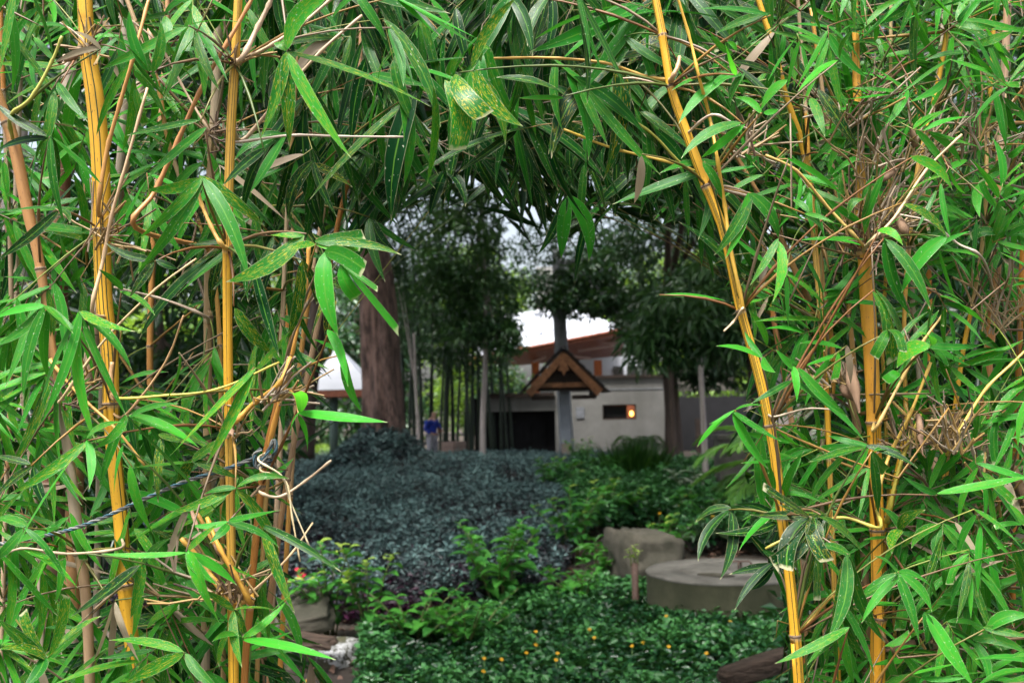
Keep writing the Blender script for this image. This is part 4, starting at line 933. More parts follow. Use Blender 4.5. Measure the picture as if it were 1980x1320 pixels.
def round_cover():
    D = 7.8; c0 = P(1402, 1101, D); r = 153 / FPX * D; zt = c0.z
    rt = root('round_cover', (c0.x, c0.y, 0), 'round concrete well cover with iron handles behind the glossy bed', 'well cover')
    n = 56; mb = MB(); prof = [(r * .97, zt - .36), (r * .985, zt - .30), (r * .985, zt - .04), (r * .995, zt - .02), (r, zt - .008), (r * .985, zt), (r * .58, zt + .004), (r * .565, zt - .012), (r * .55, zt + .006), (r * .25, zt + .010), (.001, zt + .012)]
    for q, z in prof:
        for k in range(n):
            a = 6.283 * k / n; j = 1 + .010 * noise.noise(Vector((math.cos(a) * 3, math.sin(a) * 3, z * 8)))
            mb.v.append(Vector((c0.x + q * j * math.cos(a), c0.y + q * j * math.sin(a), z + .006 * noise.noise(Vector((math.cos(a) * q * 5, math.sin(a) * q * 5, 2))))))
    for i in range(len(prof) - 1):
        for k in range(n):
            k2 = (k + 1) % n; mb.face([i*n+k, i*n+k2, (i+1)*n+k2, (i+1)*n+k], None, 1 if i < 3 else 0)
    mb.obj('cover_slab', [M['concrete'], M['cover_side']], rt)
    ch = []
    for k in range(9):
        a = 3.9 + k * .1; q = r * .575; ch.append(Vector((c0.x + q * math.cos(a), c0.y + q * math.sin(a), zt + .012)))
    m2 = MB(); m2.tube(ch, [.006, .014, .018, .02, .022, .02, .018, .014, .005], 6); m2.obj('broken_rim', M['stone'], rt)
    for px, py in ((1421, 1096), (1440, 1088)):
        h = P(px, py, D - .05); h.z = zt; m3 = MB(); w_ = .05
        m3.tube([h + Vector((-w_, 0, 0)), h + Vector((-w_, 0, .055)), h + Vector((-w_ + .015, 0, .07)), h + Vector((w_ - .015, .01, .07)), h + Vector((w_, .01, .055)), h + Vector((w_, .01, 0))], .007, 6); m3.obj('handle', M['iron'], rt)
round_cover()
def pipe_post():
    D = 7.9; t = P(1227, 1088, D); b = Vector((t.x, t.y, 0)); rt = root('pipe_stub', b, 'short rusty brown pipe stub beside the round cover', 'pipe')
    mb = MB(); r = .028; mb.tube([b - Vector((0, 0, .05)), t, t + Vector((0, 0, -.02)), t + Vector((0, 0, -.15))], [r, r, r * .8, r * .8], 12, cap=False); mb.obj('pipe', M['iron'], rt)
    leafy_plant('yellow-green seedling growing at the top of the rusty pipe stub', t - Vector((0, 0, .02)), .15, 3, 5, .07, .04, 'lime_leaf', 0, 'seedling', 'plant', .06)
pipe_post()
def block_pillar():
    Y = 16.5; x = gx(1408, Y); rt = root('concrete_pillar', (x, Y, 0), 'low square concrete pillar with cap beside the thin pinkish trunk', 'pillar')
    zt = Z(850, Y); mb = MB(); mb.box((x, Y, zt / 2 - .1), (.5, .5, zt + .1)); mb.obj('shaft', M['concrete'], rt, smooth=False)
    mb = MB(); mb.box((x, Y, zt - .02), (.56, .56, .07)); mb.obj('cap', M['concrete'], rt, smooth=False)
block_pillar()

# ================================================================== bamboo
def prof_bamboo(x):
    return max(0.012, (1 - math.exp(-x * 11)) * (1 if x < .42 else max(0, 1 - ((x - .42) / .58) ** 1.75)) )
def bamboo_leaf(seed, cut=False):
    r = random.Random(seed); v, f, uv = [], [], []; n = 9
    xs = [0, .025, .08, .2, .36, .54, .72, .87, .95, 1.0] if not cut else [0, .03, .10, .22, .36, .5, .64, .78, .9, 1.0]
    sag = r.uniform(.03, .20); fold = r.uniform(.06, .30); tw = r.uniform(-1.1, 1.1); lat = r.uniform(-.08, .08); cutk = r.uniform(-.05, .05)
    for x in xs:
        xx = x * .55 if cut else x
        wv = prof_bamboo(xx); z = sag * 4 * x * (1 - x); yo = lat * 4 * x * (1 - x); a = tw * (x - .3)
        wav = .018 * math.sin(x * 17 + seed)
        for s in (-1, 0, 1):
            y = s * wv * .5; h = (fold * abs(s) + wav * s) * wv * .5
            cx = (s * cutk if cut and x == 1.0 else 0)
            v.append((x + cx, yo / .12 + y * math.cos(a) - h * math.sin(a), z / .12 * .35 + y * math.sin(a) + h * math.cos(a)))
            # y and z are in leaf widths; x in leaf lengths
    for i in range(n):
        for k in (0, 1):
            a = i * 3 + k; f.append((a, a + 3, a + 4, a + 1)); uv.append([(xs[i], k / 2), (xs[i+1], k / 2), (xs[i+1], k / 2 + .5), (xs[i], k / 2 + .5)])
    me = bpy.data.meshes.new('bamboo_leaf'); me.from_pydata(v, [], f); l = me.uv_layers.new(name='UVMap'); l.data.foreach_set('uv', [c for q in uv for u in q for c in u])
    me.polygons.foreach_set('use_smooth', [True] * len(f)); me.materials.append(M['leaf']); me.update(); return me
LV = [bamboo_leaf(i) for i in range(20)]; LC = [bamboo_leaf(50 + i, True) for i in range(4)]

class Culm: pass
CULMS = []
YEL, TAN, ORA, BRN, PAL = (.70, .39, .030), (.33, .23, .12), (.40, .17, .035), (.11, .048, .022), (.34, .27, .20)
def culm(key, label, pts, D0, D1, wpx, col, stripe, nodes, top=.8, group='golden bamboo culms framing the view'):
    n = len(pts); ys = [p[1] for p in pts]; fr = [(y - ys[0]) / max(1, ys[-1] - ys[0]) for y in ys]
    Ds = [D0 + (D1 - D0) * t for t in fr]; w3 = [P(p[0], p[1], d) for p, d in zip(pts, Ds)]
    wl = list(wpx) if hasattr(wpx, '__len__') else [wpx] * n
    rad = [a * d / FPX / 2 for a, d in zip(wl, Ds)]
    # carry on down to the ground and up above the frame
    d = (w3[-1] - w3[-2]).normalized(); zz = w3[-1].z; k = .5
    if zz > .05:
        g = Vector((w3[-1].x + d.x / max(.3, -d.z) * zz * k, w3[-1].y + d.y / max(.3, -d.z) * zz * k, -.02)); w3.append(w3[-1].lerp(g, .5)); w3.append(g); rad += [rad[-1]] * 2
    if top > 0:
        u = (w3[0] - w3[1]).normalized(); w3.insert(0, w3[0] + u * top + Vector((0, .02, -.05 * top))); rad.insert(0, rad[0] * .85)
    sub = 10; path = catmull(w3, sub); rr = list(np.interp(np.linspace(0, len(rad) - 1, len(path)), range(len(rad)), rad))
    dist = [0.0]
    for a, b in zip(path, path[1:]): dist.append(dist[-1] + (b - a).length)
    pp = [proj(p) for p in path]
    # node positions: by given picture height, otherwise every 0.26-0.36 m
    nd = []
    for y in nodes:
        i = min(range(len(path)), key=lambda i: abs(pp[i][1] - y)); nd.append(dist[i])
    s = (min(nd) if nd else .15) - .3
    while s > .06: nd.append(s); s -= .3
    s = (max(nd) if nd else .15) + .3
    while s < dist[-1] - .05: nd.append(s); s += R.uniform(.26, .36)
    nd.sort(); gaps = []
    for a, b in zip(nd, nd[1:]):
        if b - a > .5:
            q = int((b - a) / .36); gaps += [a + (b - a) * (i + 1) / (q + 1) for i in range(q)]
    nd = sorted(nd + gaps)
    def at(s):
        j = int(np.searchsorted(dist, s)); j = max(1, min(j, len(dist) - 1)); t = (s - dist[j-1]) / max(1e-6, dist[j] - dist[j-1])
        t = max(0, min(1, t)); return path[j-1].lerp(path[j], t), rr[j-1] + (rr[j] - rr[j-1]) * t, (path[j] - path[j-1]).normalized()
    # stations with a swelling at each node
    st = sorted(set([0.0, dist[-1]] + list(np.arange(0, dist[-1], .05)) + [x for q in nd for x in (q - .016, q - .007, q - .003, q, q + .003, q + .012)]))
    st = [x for x in st if 0 <= x <= dist[-1]]
    pts3, rads, vs = [], [], []
    for x in st:
        p, r, _ = at(x); i = int(np.searchsorted(nd, x, side='right')); a = nd[i-1] if i > 0 else 0.0; b = nd[i] if i < len(nd) else dist[-1] + .01
        dn = min((abs(x - q) for q in nd), default=1)
        f = 1 + .13 * math.exp(-(dn / .006) ** 2) + .025 * math.exp(-(dn / .03) ** 2)
        pts3.append(p); rads.append(r * f); vs.append(i + (x - a) / max(1e-4, b - a) * .999)
    base = path[-1]; rt = root('bamboo_culm', (base.x, base.y, 0), label, 'bamboo', group)
    mb = MB(); mb.tube(pts3, rads, 18 if max(rad) > .008 else 9, vs=vs)
    mb.obj('stem', M['culm'], rt, color=(*col, stripe))
    c = Culm(); c.rt = rt; c.key = key; c.nodes = []; c.use = {}; c.count = 0; c.col = col; c.path = path; c.scol = col
    for q in nd:
        p, r, t = at(q); c.nodes.append((p, r, t))
        ring = MB(); ring.tube([p - t * .0032, p - t * .0016, p + t * .0010, p + t * .0024], [r * 1.14, r * 1.27, r * 1.24, r * 1.12], 14 if r > .008 else 7); ring.obj('node_ring', M['ring'], rt)
    CULMS.append(c); return c
Cm = {}
def addc(key, *a, **k): Cm[key] = culm(key, *a, **k)
addc('L1', 'thick golden culm with thin green stripes, the thickest at the left', [(164,0),(170,100),(185,200),(195,330),(200,560),(212,680),(218,850),(233,1000),(242,1130),(255,1250),(263,1330)], 2.05, 2.0, (28,30,34,34,31,31,28,27,29,28,28), YEL, 1, (90, 442, 780, 1130))
addc('L2', 'straight yellow culm right of the tan one, two fine green lines', [(461,-5),(456,100),(447,240),(440,480),(441,700),(443,830),(446,1000),(449,1170),(452,1330)], 1.92, 1.9, (16,17,18,18,18,17,17,18,19), YEL, .8, (122, 478, 835, 1150))
addc('L3', 'dull tan culm standing just left of the straight yellow culm', [(426,-5),(416,200),(407,350),(403,560),(402,700),(400,1000),(397,1330)], 2.35, 2.3, (17,17,17,17,16,16,17), TAN, .25, (265, 610, 960))
addc('L4', 'leaning culm at far left, orange above and bleached grey below', [(-12,165),(25,270),(52,400),(75,500),(90,600),(105,700),(120,780),(135,900),(152,1050),(165,1140),(174,1330)], 2.0, 2.0, (20,23,22,18,16,16,19,20,22,20,19), (.40,.21,.08), .0, (522, 770, 1072), top=.6)
addc('L5', 'slim orange culm that the rope is knotted around', [(566,655),(548,730),(527,820),(511,895),(493,1060),(484,1170),(472,1330)], 1.98, 1.95, (11,12,13,14,14,14,14), ORA, .2, (760, 945, 1165), top=.0)
addc('L6', 'broad dark brown culm low behind the leaning orange culm', [(118,420),(112,600),(106,800),(102,950),(98,1150),(92,1330)], 2.9, 2.9, (30,36,42,48,52,54), BRN, 0, (640, 930, 1230), top=.5)
addc('L7', 'brown-tan culm between the dark brown culm and the thick golden one', [(228,380),(196,560),(166,760),(148,900),(140,1100),(136,1330)], 2.75, 2.75, (20,24,26,30,34,36), (.30,.17,.075), 0, (560, 860, 1180), top=.5)
addc('L8', 'thin orange culm at the extreme left edge of the clump', [(2,60),(8,200),(14,330),(20,480),(22,640),(18,820),(10,1000)], 2.3, 2.3, 9, ORA, .2, (180, 420, 660), top=.4)
addc('L9', 'slim greyish culm near the top left corner', [(46,-5),(40,120),(36,260),(30,420),(34,620),(50,820),(70,1000)], 2.5, 2.5, 10, PAL, 0, (100, 330), top=.4)
addc('L10', 'slim tan culm crossing behind the thick golden one high up', [(232,-5),(243,90),(240,240),(222,420),(204,620),(196,800),(190,1000)], 2.5, 2.5, (11,14,18,16,14,12,12), (.28,.22,.18), 0, (150, 420), top=.4)
addc('L11', 'thin orange culm curving up behind the cut-leaf spray', [(700,20),(693,200),(676,330),(654,430),(628,560),(596,720),(560,900),(530,1100),(505,1330)], 2.6, 2.5, (8,9,9,10,10,11,11,12,12), ORA, .3, (140, 330, 520, 700), top=1.0)
addc('L12', 'thin tan culm rising between the straight yellow culm and the spray', [(575,120),(566,260),(556,400),(549,540),(545,640),(530,820),(512,1000)], 2.35, 2.3, (7,8,8,8,9,9,9), (.38,.24,.08), .3, (240, 405, 560), top=.7)
addc('L13', 'bent slim culm leaning right behind the two yellow ones', [(268,60),(305,160),(322,260),(350,350),(388,440),(412,520),(424,640),(428,820),(430,1000)], 2.3, 2.3, (9,9,9,9,8,8,9,9,10), (.44,.25,.06), .2, (140, 300, 420), top=.3)
addc('R1', 'arching golden culm along the inner edge of the right clump', [(1262,-30),(1284,90),(1299,175),(1325,250),(1362,350),(1400,450),(1430,590),(1455,680),(1480,780),(1500,890),(1512,1000),(1525,1100),(1537,1220),(1545,1330)], 1.95, 1.85, (15,16,16,18,19,18,17,18,19,20,20,20,20,20), YEL, 1, (64, 167, 362, 597, 822, 1000, 1226), top=.9)
addc('R2', 'slim golden cane leaning right from the top of the right clump', [(1465,-5),(1500,110),(1520,190),(1546,260),(1566,350),(1576,480),(1590,640),(1600,800),(1608,1000)], 2.25, 2.2, (11,12,12,13,13,12,12,11,11), YEL, .7, (145, 300, 430, 620), top=.6)
addc('R3', 'thick orange-gold culm with a bushy knot of cut twigs', [(1652,-10),(1656,140),(1662,300),(1668,470),(1673,500),(1678,590),(1685,700),(1690,830),(1694,950),(1699,1150),(1697,1330)], 2.15, 2.1, (13,15,18,24,28,29,28,26,25,27,28), (.70,.34,.025), .9, (482, 815, 1030, 1190), top=.6)
addc('R4', 'slender bright cane slanting down from the top right', [(1842,-5),(1816,150),(1796,240),(1776,320),(1757,480),(1748,640),(1752,800),(1745,870),(1716,1000),(1708,1080)], 2.2, 2.15, (10,10,10,10,9,8,9,12,13,13), YEL, .5, (66, 250, 478, 850, 1002), top=.5)
addc('R5', 'thick deep orange culm half hidden near the right edge', [(1946,60),(1936,250),(1928,500),(1908,720),(1902,830),(1895,1000),(1888,1150),(1880,1330)], 2.5, 2.45, (14,16,17,19,20,20,20,20), (.50,.19,.015), .2, (300, 560, 860, 1120), top=.5)
addc('R6', 'slanting tan culm behind the arching golden one', [(1440,330),(1500,440),(1545,540),(1592,640),(1626,720),(1650,790),(1668,900),(1672,1060)], 2.35, 2.3, (9,11,12,13,14,14,13,12), (.34,.19,.07), .1, (480, 628, 760), top=.6)
addc('R7', 'upright thin amber cane left of the twig-knotted culm', [(1560,240),(1568,380),(1585,470),(1592,560),(1604,620),(1612,740),(1590,860),(1590,1000)], 2.3, 2.25, (8,8,9,9,9,9,8,8), (.46,.23,.03), .2, (462, 618, 760), top=.5)
addc('R8', 'thin amber cane close left beside the thick twig-knotted culm', [(1618,380),(1632,500),(1642,600),(1651,700),(1660,800),(1664,1000)], 2.4, 2.35, (9,10,10,10,10,10), (.46,.24,.04), .4, (612, 800), top=.5)
addc('R9', 'pale bleached cane at the top between the twig clusters', [(1822,60),(1806,200),(1788,300),(1772,400),(1764,560),(1776,720)], 2.3, 2.3, (9,9,9,8,8,8), (.55,.47,.36), 0, (175, 330), top=.4)
addc('R10', 'slim golden cane right of the slender bright one', [(1918,120),(1908,280),(1905,420),(1886,560),(1862,680),(1838,860),(1822,1000)], 2.3, 2.25, (8,8,8,8,9,10,11), YEL, .3, (240, 430, 600), top=.4)
addc('R11', 'slim orange culm at the extreme right edge', [(1990,300),(1978,480),(1972,640),(1966,820),(1960,1000),(1958,1200)], 2.3, 2.3, (10,11,11,12,12,12), (.42,.17,.025), .2, (400, 700, 960), top=.6)
addc('R12', 'thin yellow cane rising through the right clump centre', [(1722,180),(1720,360),(1714,520),(1706,650),(1712,800)], 2.3, 2.3, 7, (.50,.32,.04), .3, (350, 520), top=.7)
# slim culms standing further back whose tops arch over the opening
addc('B1', 'slim culm rearmost on the left, its leafy top arching over the opening', [(900,-230),(760,-120),(660,20),(600,200),(570,420),(556,640),(540,900),(520,1330)], 3.1, 2.9, (6,7,8,9,10,10,11,11), ORA, .2, (), top=.5)
addc('B2', 'slim rear culm right of centre, its leafy top arching over the opening', [(1050,-240),(1200,-120),(1300,40),(1380,220),(1450,420),(1500,640),(1540,900),(1560,1330)], 3.0, 2.8, (6,7,8,9,10,10,11,11), ORA, .2, (), top=.5)
addc('B3', 'slim rear culm bowing farthest over the opening from the left', [(1150,-260),(950,-190),(780,-60),(690,110),(650,280),(610,500),(575,760),(540,1330)], 2.8, 2.7, (6,7,8,8,9,9,10,10), (.6,.3,.06), .2, (), top=.3)
addc('B4', 'slim rear culm deep in the right clump, dark orange', [(1760,-150),(1770,100),(1790,400),(1800,700),(1810,1000),(1815,1330)], 3.0, 2.9, (9,10,11,12,12,12), (.5,.22,.03), .2, (), top=.4)
addc('B5', 'slim rear culm deep in the left clump, dull orange', [(330,-150),(320,100),(300,400),(290,700),(300,1000),(310,1330)], 3.0, 2.9, (9,10,11,12,12,12), (.45,.22,.06), .2, (), top=.4)

OPEN = [(575,640),(640,600),(690,560),(720,470),(780,440),(830,405),(960,410),(1010,440),(1060,490),(1150,485),(1200,440),(1290,450),(1350,490),(1400,580),(1435,650),(1450,740),(1400,860),(1440,930),(1400,1010),(1470,1080),(1500,1180),(1525,1335),(690,1335),(690,1230),(520,1170),(570,1000),(560,900),(600,850),(740,820),(690,690)]
def in_poly(x, y, poly=OPEN):
    r = False; j = len(poly) - 1
    for i in range(len(poly)):
        a, b = poly[i], poly[j]
        if (a[1] > y) != (b[1] > y) and x < (b[0]-a[0]) * (y-a[1]) / (b[1]-a[1]) + a[0]: r = not r
        j = i
    return r
def pick_node(E, bias=.15, keys=None):
    best = None; bc = 1e9
    for c in CULMS:
        if keys and c.key not in keys: continue
        if c.count > 280: continue
        for p, r, t in c.nodes:
            d = (p - E); cost = d.length + abs(d.y) * .6 + max(0, d.z) * bias + R.random() * .30
            if d.length < .05: cost += .3
            cost += .05 * c.use.get(id(p), 0)
            if cost < bc: bc = cost; best = (c, p, r)
    if best: best[0].use[id(best[1])] = best[0].use.get(id(best[1]), 0) + 1
    return best
TW = [(.25, .145, .03), (.14, .085, .04), (.12, .085, .05), (.20, .155, .10), (.12, .115, .02), (.07, .11, .018), (.16, .07, .018)]
def branch(c, S, E, d, tl, r0=.0030, r1=.0013, col=None, name='branch', arch=.12):
    ln = (E - S).length; ctl = S.lerp(E, .45) + Vector((R.uniform(-.1, .1) * ln, R.uniform(-.08, .08) * ln, arch * ln))
    pts = bezier(S, ctl, E, max(4, int(ln / .05))); 
    if tl > 0: pts += [E + d * tl * .5, E + d * tl]
    n = len(pts); rad = list(np.linspace(r0, r1, n))
    for i in range(2, n - 2, 3): rad[i] *= 1.45
    mb = MB(); mb.tube(pts, rad, 5); return mb.obj(name, M['twig'], c.rt, S, color=(*(col or R.choice(TW)), 1))
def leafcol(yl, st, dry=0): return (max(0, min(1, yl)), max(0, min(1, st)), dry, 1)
def put_leaf(par, c, B, T, wid, col, nrm=None, cut=False):
    ax = T - B; L = ax.length
    if nrm is None:
        v = (CAM - B).normalized(); nrm = v * .75 + Vector((0, 0, .9)) + Vector((R.gauss(0, .4), R.gauss(0, .3), R.gauss(0, .4)))
    me = R.choice(LC if cut else LV)
    c.count += 1
    return link('leaf', me, par, B, frame_quat(ax, nrm), (L, wid * R.choice((1, -1)), wid), col)
# ---- leaf fans read off the photograph: base pixel, leaves (tip pixel, width px, flags), depth
def fan(bx, by, leaves, yl=.35, st=.3, D=None, keys=None, stub=None):
    E0 = P(bx, by, D or 1.9); nd = pick_node(E0, .15, keys); c, S, r = nd
    d = D or (proj(S)[2] - R.uniform(.06, .22)); d = max(1.62, d); E = P(bx, by, d)
    m_ = sum((P(t[0], t[1], d) - E for t in leaves), Vector()) / len(leaves)
    br = branch(c, S, E, m_.normalized(), 0, .0028, .0014, R.choice(TW))
    for t in leaves:
        fl = t[3] if len(t) > 3 else ''; ox, oy = (t[4] if len(t) > 4 else (R.uniform(-5, 5), R.uniform(-4, 4)))
        B = P(bx + ox, by + oy, d); T = P(t[0], t[1], d + R.uniform(-.07, .05))
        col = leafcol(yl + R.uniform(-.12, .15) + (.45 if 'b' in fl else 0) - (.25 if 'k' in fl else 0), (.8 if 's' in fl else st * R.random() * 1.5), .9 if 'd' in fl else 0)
        face = .9 if R.random() < .8 else .3
        nrm = (CAM - B).normalized() * face + Vector((R.gauss(0, .25), 0, .5 + R.gauss(0, .2)))
        put_leaf(br, c, B, T, min(44, max(6, t[2])) * d / FPX * 1.0, col, nrm, 'c' in fl)
F = fan
# left clump
F(365, 50, [(466,44,12),(195,134,22)], .35); F(380, 65, [(315,181,21),(425,176,18)], .25); F(397, 250, [(285,345,22)], .3); F(388, 236, [(245,262,15)], .1)
F(389, 343, [(282,366,22,'s'),(266,462,21),(262,530,24),(482,542,28),(513,438,25,'s')], .42, .4, 1.78)
F(96, 264, [(-12,196,20,'k'),(-5,292,16,'k'),(197,357,18),(98,402,14),(127,440,16),(70,310,16)], .25, .2, 1.85)
F(102, 172, [(74,312,19),(10,44,14)], .2); F(117, 163, [(170,236,18)], .25); F(112, 404, [(-5,417,15),(-5,502,20,'k'),(135,432,14)], .2, .2, 1.88)
F(90, 593, [(-10,616,20,'b'),(-10,668,22),(45,772,20),(95,735,20),(142,645,16),(152,641,18)], .45, .3, 1.76)
F(155, 603, [(262,641,21,'s'),(255,715,20),(245,805,16),(186,856,22,'b'),(78,821,19),(80,775,19)], .42, .35, 1.74)
F(168, 852, [(18,955,22,'s'),(30,1062,20,'b'),(172,946,17,'b'),(235,815,15)], .45, .3, 1.72); F(247, 804, [(386,866,24,'b'),(192,946,19),(180,868,18),(345,780,14),(440,1010,10,'k')], .42, .2, 1.74)
F(238, 858, [(220,957,14,'b')], .5); F(165, 1070, [(148,1161,20)], .45); F(275, 1092, [(137,1191,30,'k'),(330,1040,16)], .2, .2, 1.85)
F(360, 1066, [(426,1207,34,'b'),(195,1070,13,'b'),(458,1131,19,'b'),(421,973+40,16,'s'),(420,1130,22)], .5, .3, 1.66); F(272, 1080, [(252,1196,22,'s')], .4)
F(90, 1272, [(45,1182,19,'cs'),(127,1150,20,'cs'),(196,1190,24),(-5,1195,26),(-5,1256,22,'s'),(40,1335,24)], .32, .6, 1.7)
F(355, 1260, [(210,1237,20),(240,1322,26,'s'),(430,1336,20),(352,1290,26,'c')], .4, .5, 1.75)
F(215, 1165, [(168,1312,13,'d')], .3); F(222, 1160, [(208,1322,14,'d'),(270,1280,13,'d')], .3); F(361, 980, [(316,1102,15,'d')], .3); F(195, 95, [(105,122,12,'d'),(140,60,10,'d')], .3)
F(491, 711, [(399,897,24,'s'),(328,882,19,'s'),(560,640,14)], .55, .8, 1.75); F(346, 682, [(320,776,28)], .32); F(311, 842, [(306,972,19,'s'),(395,855,14)], .2, .6); F(255, 902, [(296,1032,19,'b')], .4)
F(372, 890, [(440,845,18),(345,935,22,'s'),(245,905,15),(462,925,18)], .25, .5); F(300, 505, [(205,470,18,'k'),(250,575,18,'k'),(345,520,16,'k')], .12, .2); F(235, 560, [(190,520,14),(300,610,15)], .25)
F(510, 290, [(430,360,20,'k'),(470,420,18,'k')], .2); F(290, 140, [(310,40,20),(250,20,22),(180,40,14)], .3); F(320, 30, [(290,118,24),(385,-10,12)], .35)
F(60, 900, [(-8,880,16,'k'),(-8,960,18,'k'),(95,985,20,'k')], .1); F(50, 1020, [(-10,1000,20),(-10,1080,22),(130,1130,14)], .25, .2); F(440, 1010, [(545,985,16),(540,1058,16),(370,1015,14,'b'),(405,1050,18)], .4, .2, 1.72)
F(455, 945, [(560,925,16),(330,990,20,'s'),(395,955,15),(540,1090,22,'s')], .35, .4, 1.75); F(470, 1235, [(555,1160,18,'b'),(600,1115,6),(650,1275,20,'b'),(410,1240,15)], .45, .3, 1.7); F(455, 1180, [(535,1180,14,'s'),(468,1290,18,'s'),(480,1235,22,'s'),(390,1140,20,'s')], .35, .8, 1.72)
F(505, 1010, [(570,1185,22,'s'),(660,1105,16,'k')], .2, .5)
# the cut-leaf spray beside the thick trunk
F(592, 452, [(437,545,38,'s'),(520,455,16,'s')], .38, .9, 1.72, ('L5','L2','L12')); F(612, 470, [(548,485,20,'s'),(705,458,32,'c'),(777,493,20),(697,476,24,'cb')], .35, .5, 1.72, ('L5','L2','L12'))
F(632, 486, [(655,652,36,'b'),(705,521,34,'c')], .4, .1, 1.70, ('L5','L12')); F(655, 508, [(690,575,28,'cb'),(770,641,17,'cb'),(682,578,10,'c'),(730,560,12,'c')], .42, .1, 1.72, ('L5','L12'))
F(586, 504, [(553,662,24,'s'),(621,582,24,'ck')], .2, .8, 1.78, ('L5','L2','L12')); F(492, 520, [(540,690,24,'k')], .12); F(452, 592, [(527,684,26,'s')], .3, .9)
F(636, 640, [(673,748,20,'b')], .45, .1, 1.72, ('L5',)); F(668, 684, [(700,796,19,'b'),(605,655,10,'b')], .3, .1, 1.85, ('L5','L12'))
F(577, 801, [(750,816,25,'b'),(570,760,26,'cb'),(594,874,15),(562,840,10)], .62, .05, 1.70, ('L5',)); F(640, 560, [(640,690,24,'sk'),(600,655,16,'k'),(660,560,20,'k')], .05, .5, 1.95)
# top middle
F(555, 100, [(502,272,28),(559,284,30,'s'),(680,307,27,'b'),(646,-12,40,'b'),(833,207,19),(546,80,22,'c')], .33, .6, 1.75)
F(890, 140, [(825,358,38,'s',(-52,28)),(882,291,44,'cs',(-30,15)),(938,226,42,'cs',(-8,4)),(1012,245,34,'s',(26,-7)),(977,282,30,'s',(20,-2)),(1000,-5,25,'',(22,-6)),(950,95,22,'',(40,-20))], .32, .95, 1.84)
F(806, 178, [(598,387,20),(713,378,15),(757,427,40,'k')], .2, .3, 2.1); F(683, -8, [(747,78,20),(640,40,14)], .35, .1); F(760, -5, [(849,73,16,'b'),(919,88,18),(925,76,10,'b')], .35, .1, 1.9)
F(755, 54, [(780,168,20),(800,165,12)], .25, .1); F(612, 105, [(678,213,34,'k')], .05, .2, 2.3); F(552, 255, [(452,312,22),(448,352,18),(480,376,27)], .22, .1, 2.1); F(603, 312, [(558,428,26,'k'),(652,420,16,'k'),(682,362,18,'sk'),(585,395,16)], .15, .2, 2.15)
F(990, -10, [(949,102,27),(915,134,28),(1030,110,24,'k')], .28, .1, 2.0); F(1067, -12, [(1080,64,19),(1020,90,26,'k'),(1050,120,20,'k')], .25, .1, 2.1); F(1112, -20, [(1135,202,24,'k'),(1167,144,11),(1141,123,10),(1180,63,19),(1226,205,11)], .22, .1, 1.95)
F(1192, 128, [(1060,299,44),(1066,307,56,'k'),(1166,350,40,'s'),(1237,285,27,'k')], .16, .3, 2.1); F(1280, 72, [(1213,127,42,'sk')], .1, .7, 2.2); F(1242, 298, [(1226,394,17,'d')], .3); F(1092, 186, [(1003,190,12,'b'),(960,150,34,'k')], .4)
F(1412, 142, [(1298,176,16),(1312,240,23,'b'),(1378,176,17)], .35, .1, 1.9); F(1436, 141, [(1374,177,20),(1412,205,18)], .35); F(1437, 240, [(1317,307,25),(1356,305,19,'b')], .35, .3, 1.82); F(1362, 312, [(1396,386,17)], .3)
F(1100, 380, [(1085,500,28,'b'),(1138,507,30,'b'),(1040,492,24,'k'),(1060,440,20,'k')], .38, .05, 2.6); F(950, 210, [(1000,340,24,'k'),(1060,400,26,'k'),(905,300,20,'k')], .1, .2, 2.4); F(715, 420, [(770,490,22,'k'),(810,485,16),(745,545,20),(700,500,20,'k')], .2, .1, 2.4)
F(1230, 330, [(1190,420,24,'k'),(1260,430,22,'k'),(1150,400,24,'k')], .1, .1, 2.5); F(860, 330, [(830,420,22,'k'),(900,400,24,'k'),(790,400,18,'k')], .08, .1, 2.6); F(1420, 100, [(1405,82,9,'b'),(1372,60,12)], .5)
F(1275, 570, [(1405,582,9,'b')], .55, .0, 1.9, ('R1',)); 
# right clump
F(1490, 30, [(1348,18,16),(1385,65,20)], .35); F(1452, 375, [(1380,494,25),(1402,500,20,'b'),(1506,462,25),(1560,430,14)], .35, .2, 1.85); F(1505, 462, [(1494,585,20,'sb'),(1450,552,16)], .42, .5, 1.8)
F(1780, -4, [(1675,50,18),(1775,182,16,'k'),(1690,-10,14)], .28); F(1676, 48, [(1662,50,24),(1640,-6,18),(1625,66,20)], .35); F(1852, 44, [(1927,54,16),(1880,0,16)], .4); F(1880, 88, [(1918,136,17),(1935,118,18),(1960,60,20)], .38)
F(1826, 154, [(1756,198,16)], .4); F(1842, 110, [(1734,190,7)], .3); F(1620, 119, [(1542,179,19,'b'),(1650,60,14)], .38); F(1521, 158, [(1471,214,18,'b')], .5); F(1472, 219, [(1420,188,14,'b'),(1505,212,12,'b')], .55); F(1420, 145, [(1402,84,14,'b')], .6)
F(1580, 172, [(1662,292,22,'k')], .2); F(1686, 238, [(1633,287,24,'k')], .15); F(1570, 190, [(1595,265,18)], .3); F(1700, 445, [(1746,475,17,'sb')], .45, .9); F(1745, 392, [(1832,459,20,'s')], .3, .8, 1.85); F(1757, 377, [(1872,411,16)], .35)
F(1831, 459, [(1743,567,28,'b')], .2, .1, 1.85); F(1774, 450, [(1862,501,26)], .22); F(1708, 462, [(1768,545,25),(1800,600,22),(1760,610,24)], .22, .2, 1.85); F(1868, 310, [(1796,346,15,'b')], .4); F(1764, 304, [(1842,369,22,'sb')], .45, .9); F(1946, 304, [(1894,356,20),(1990,270,16)], .42)
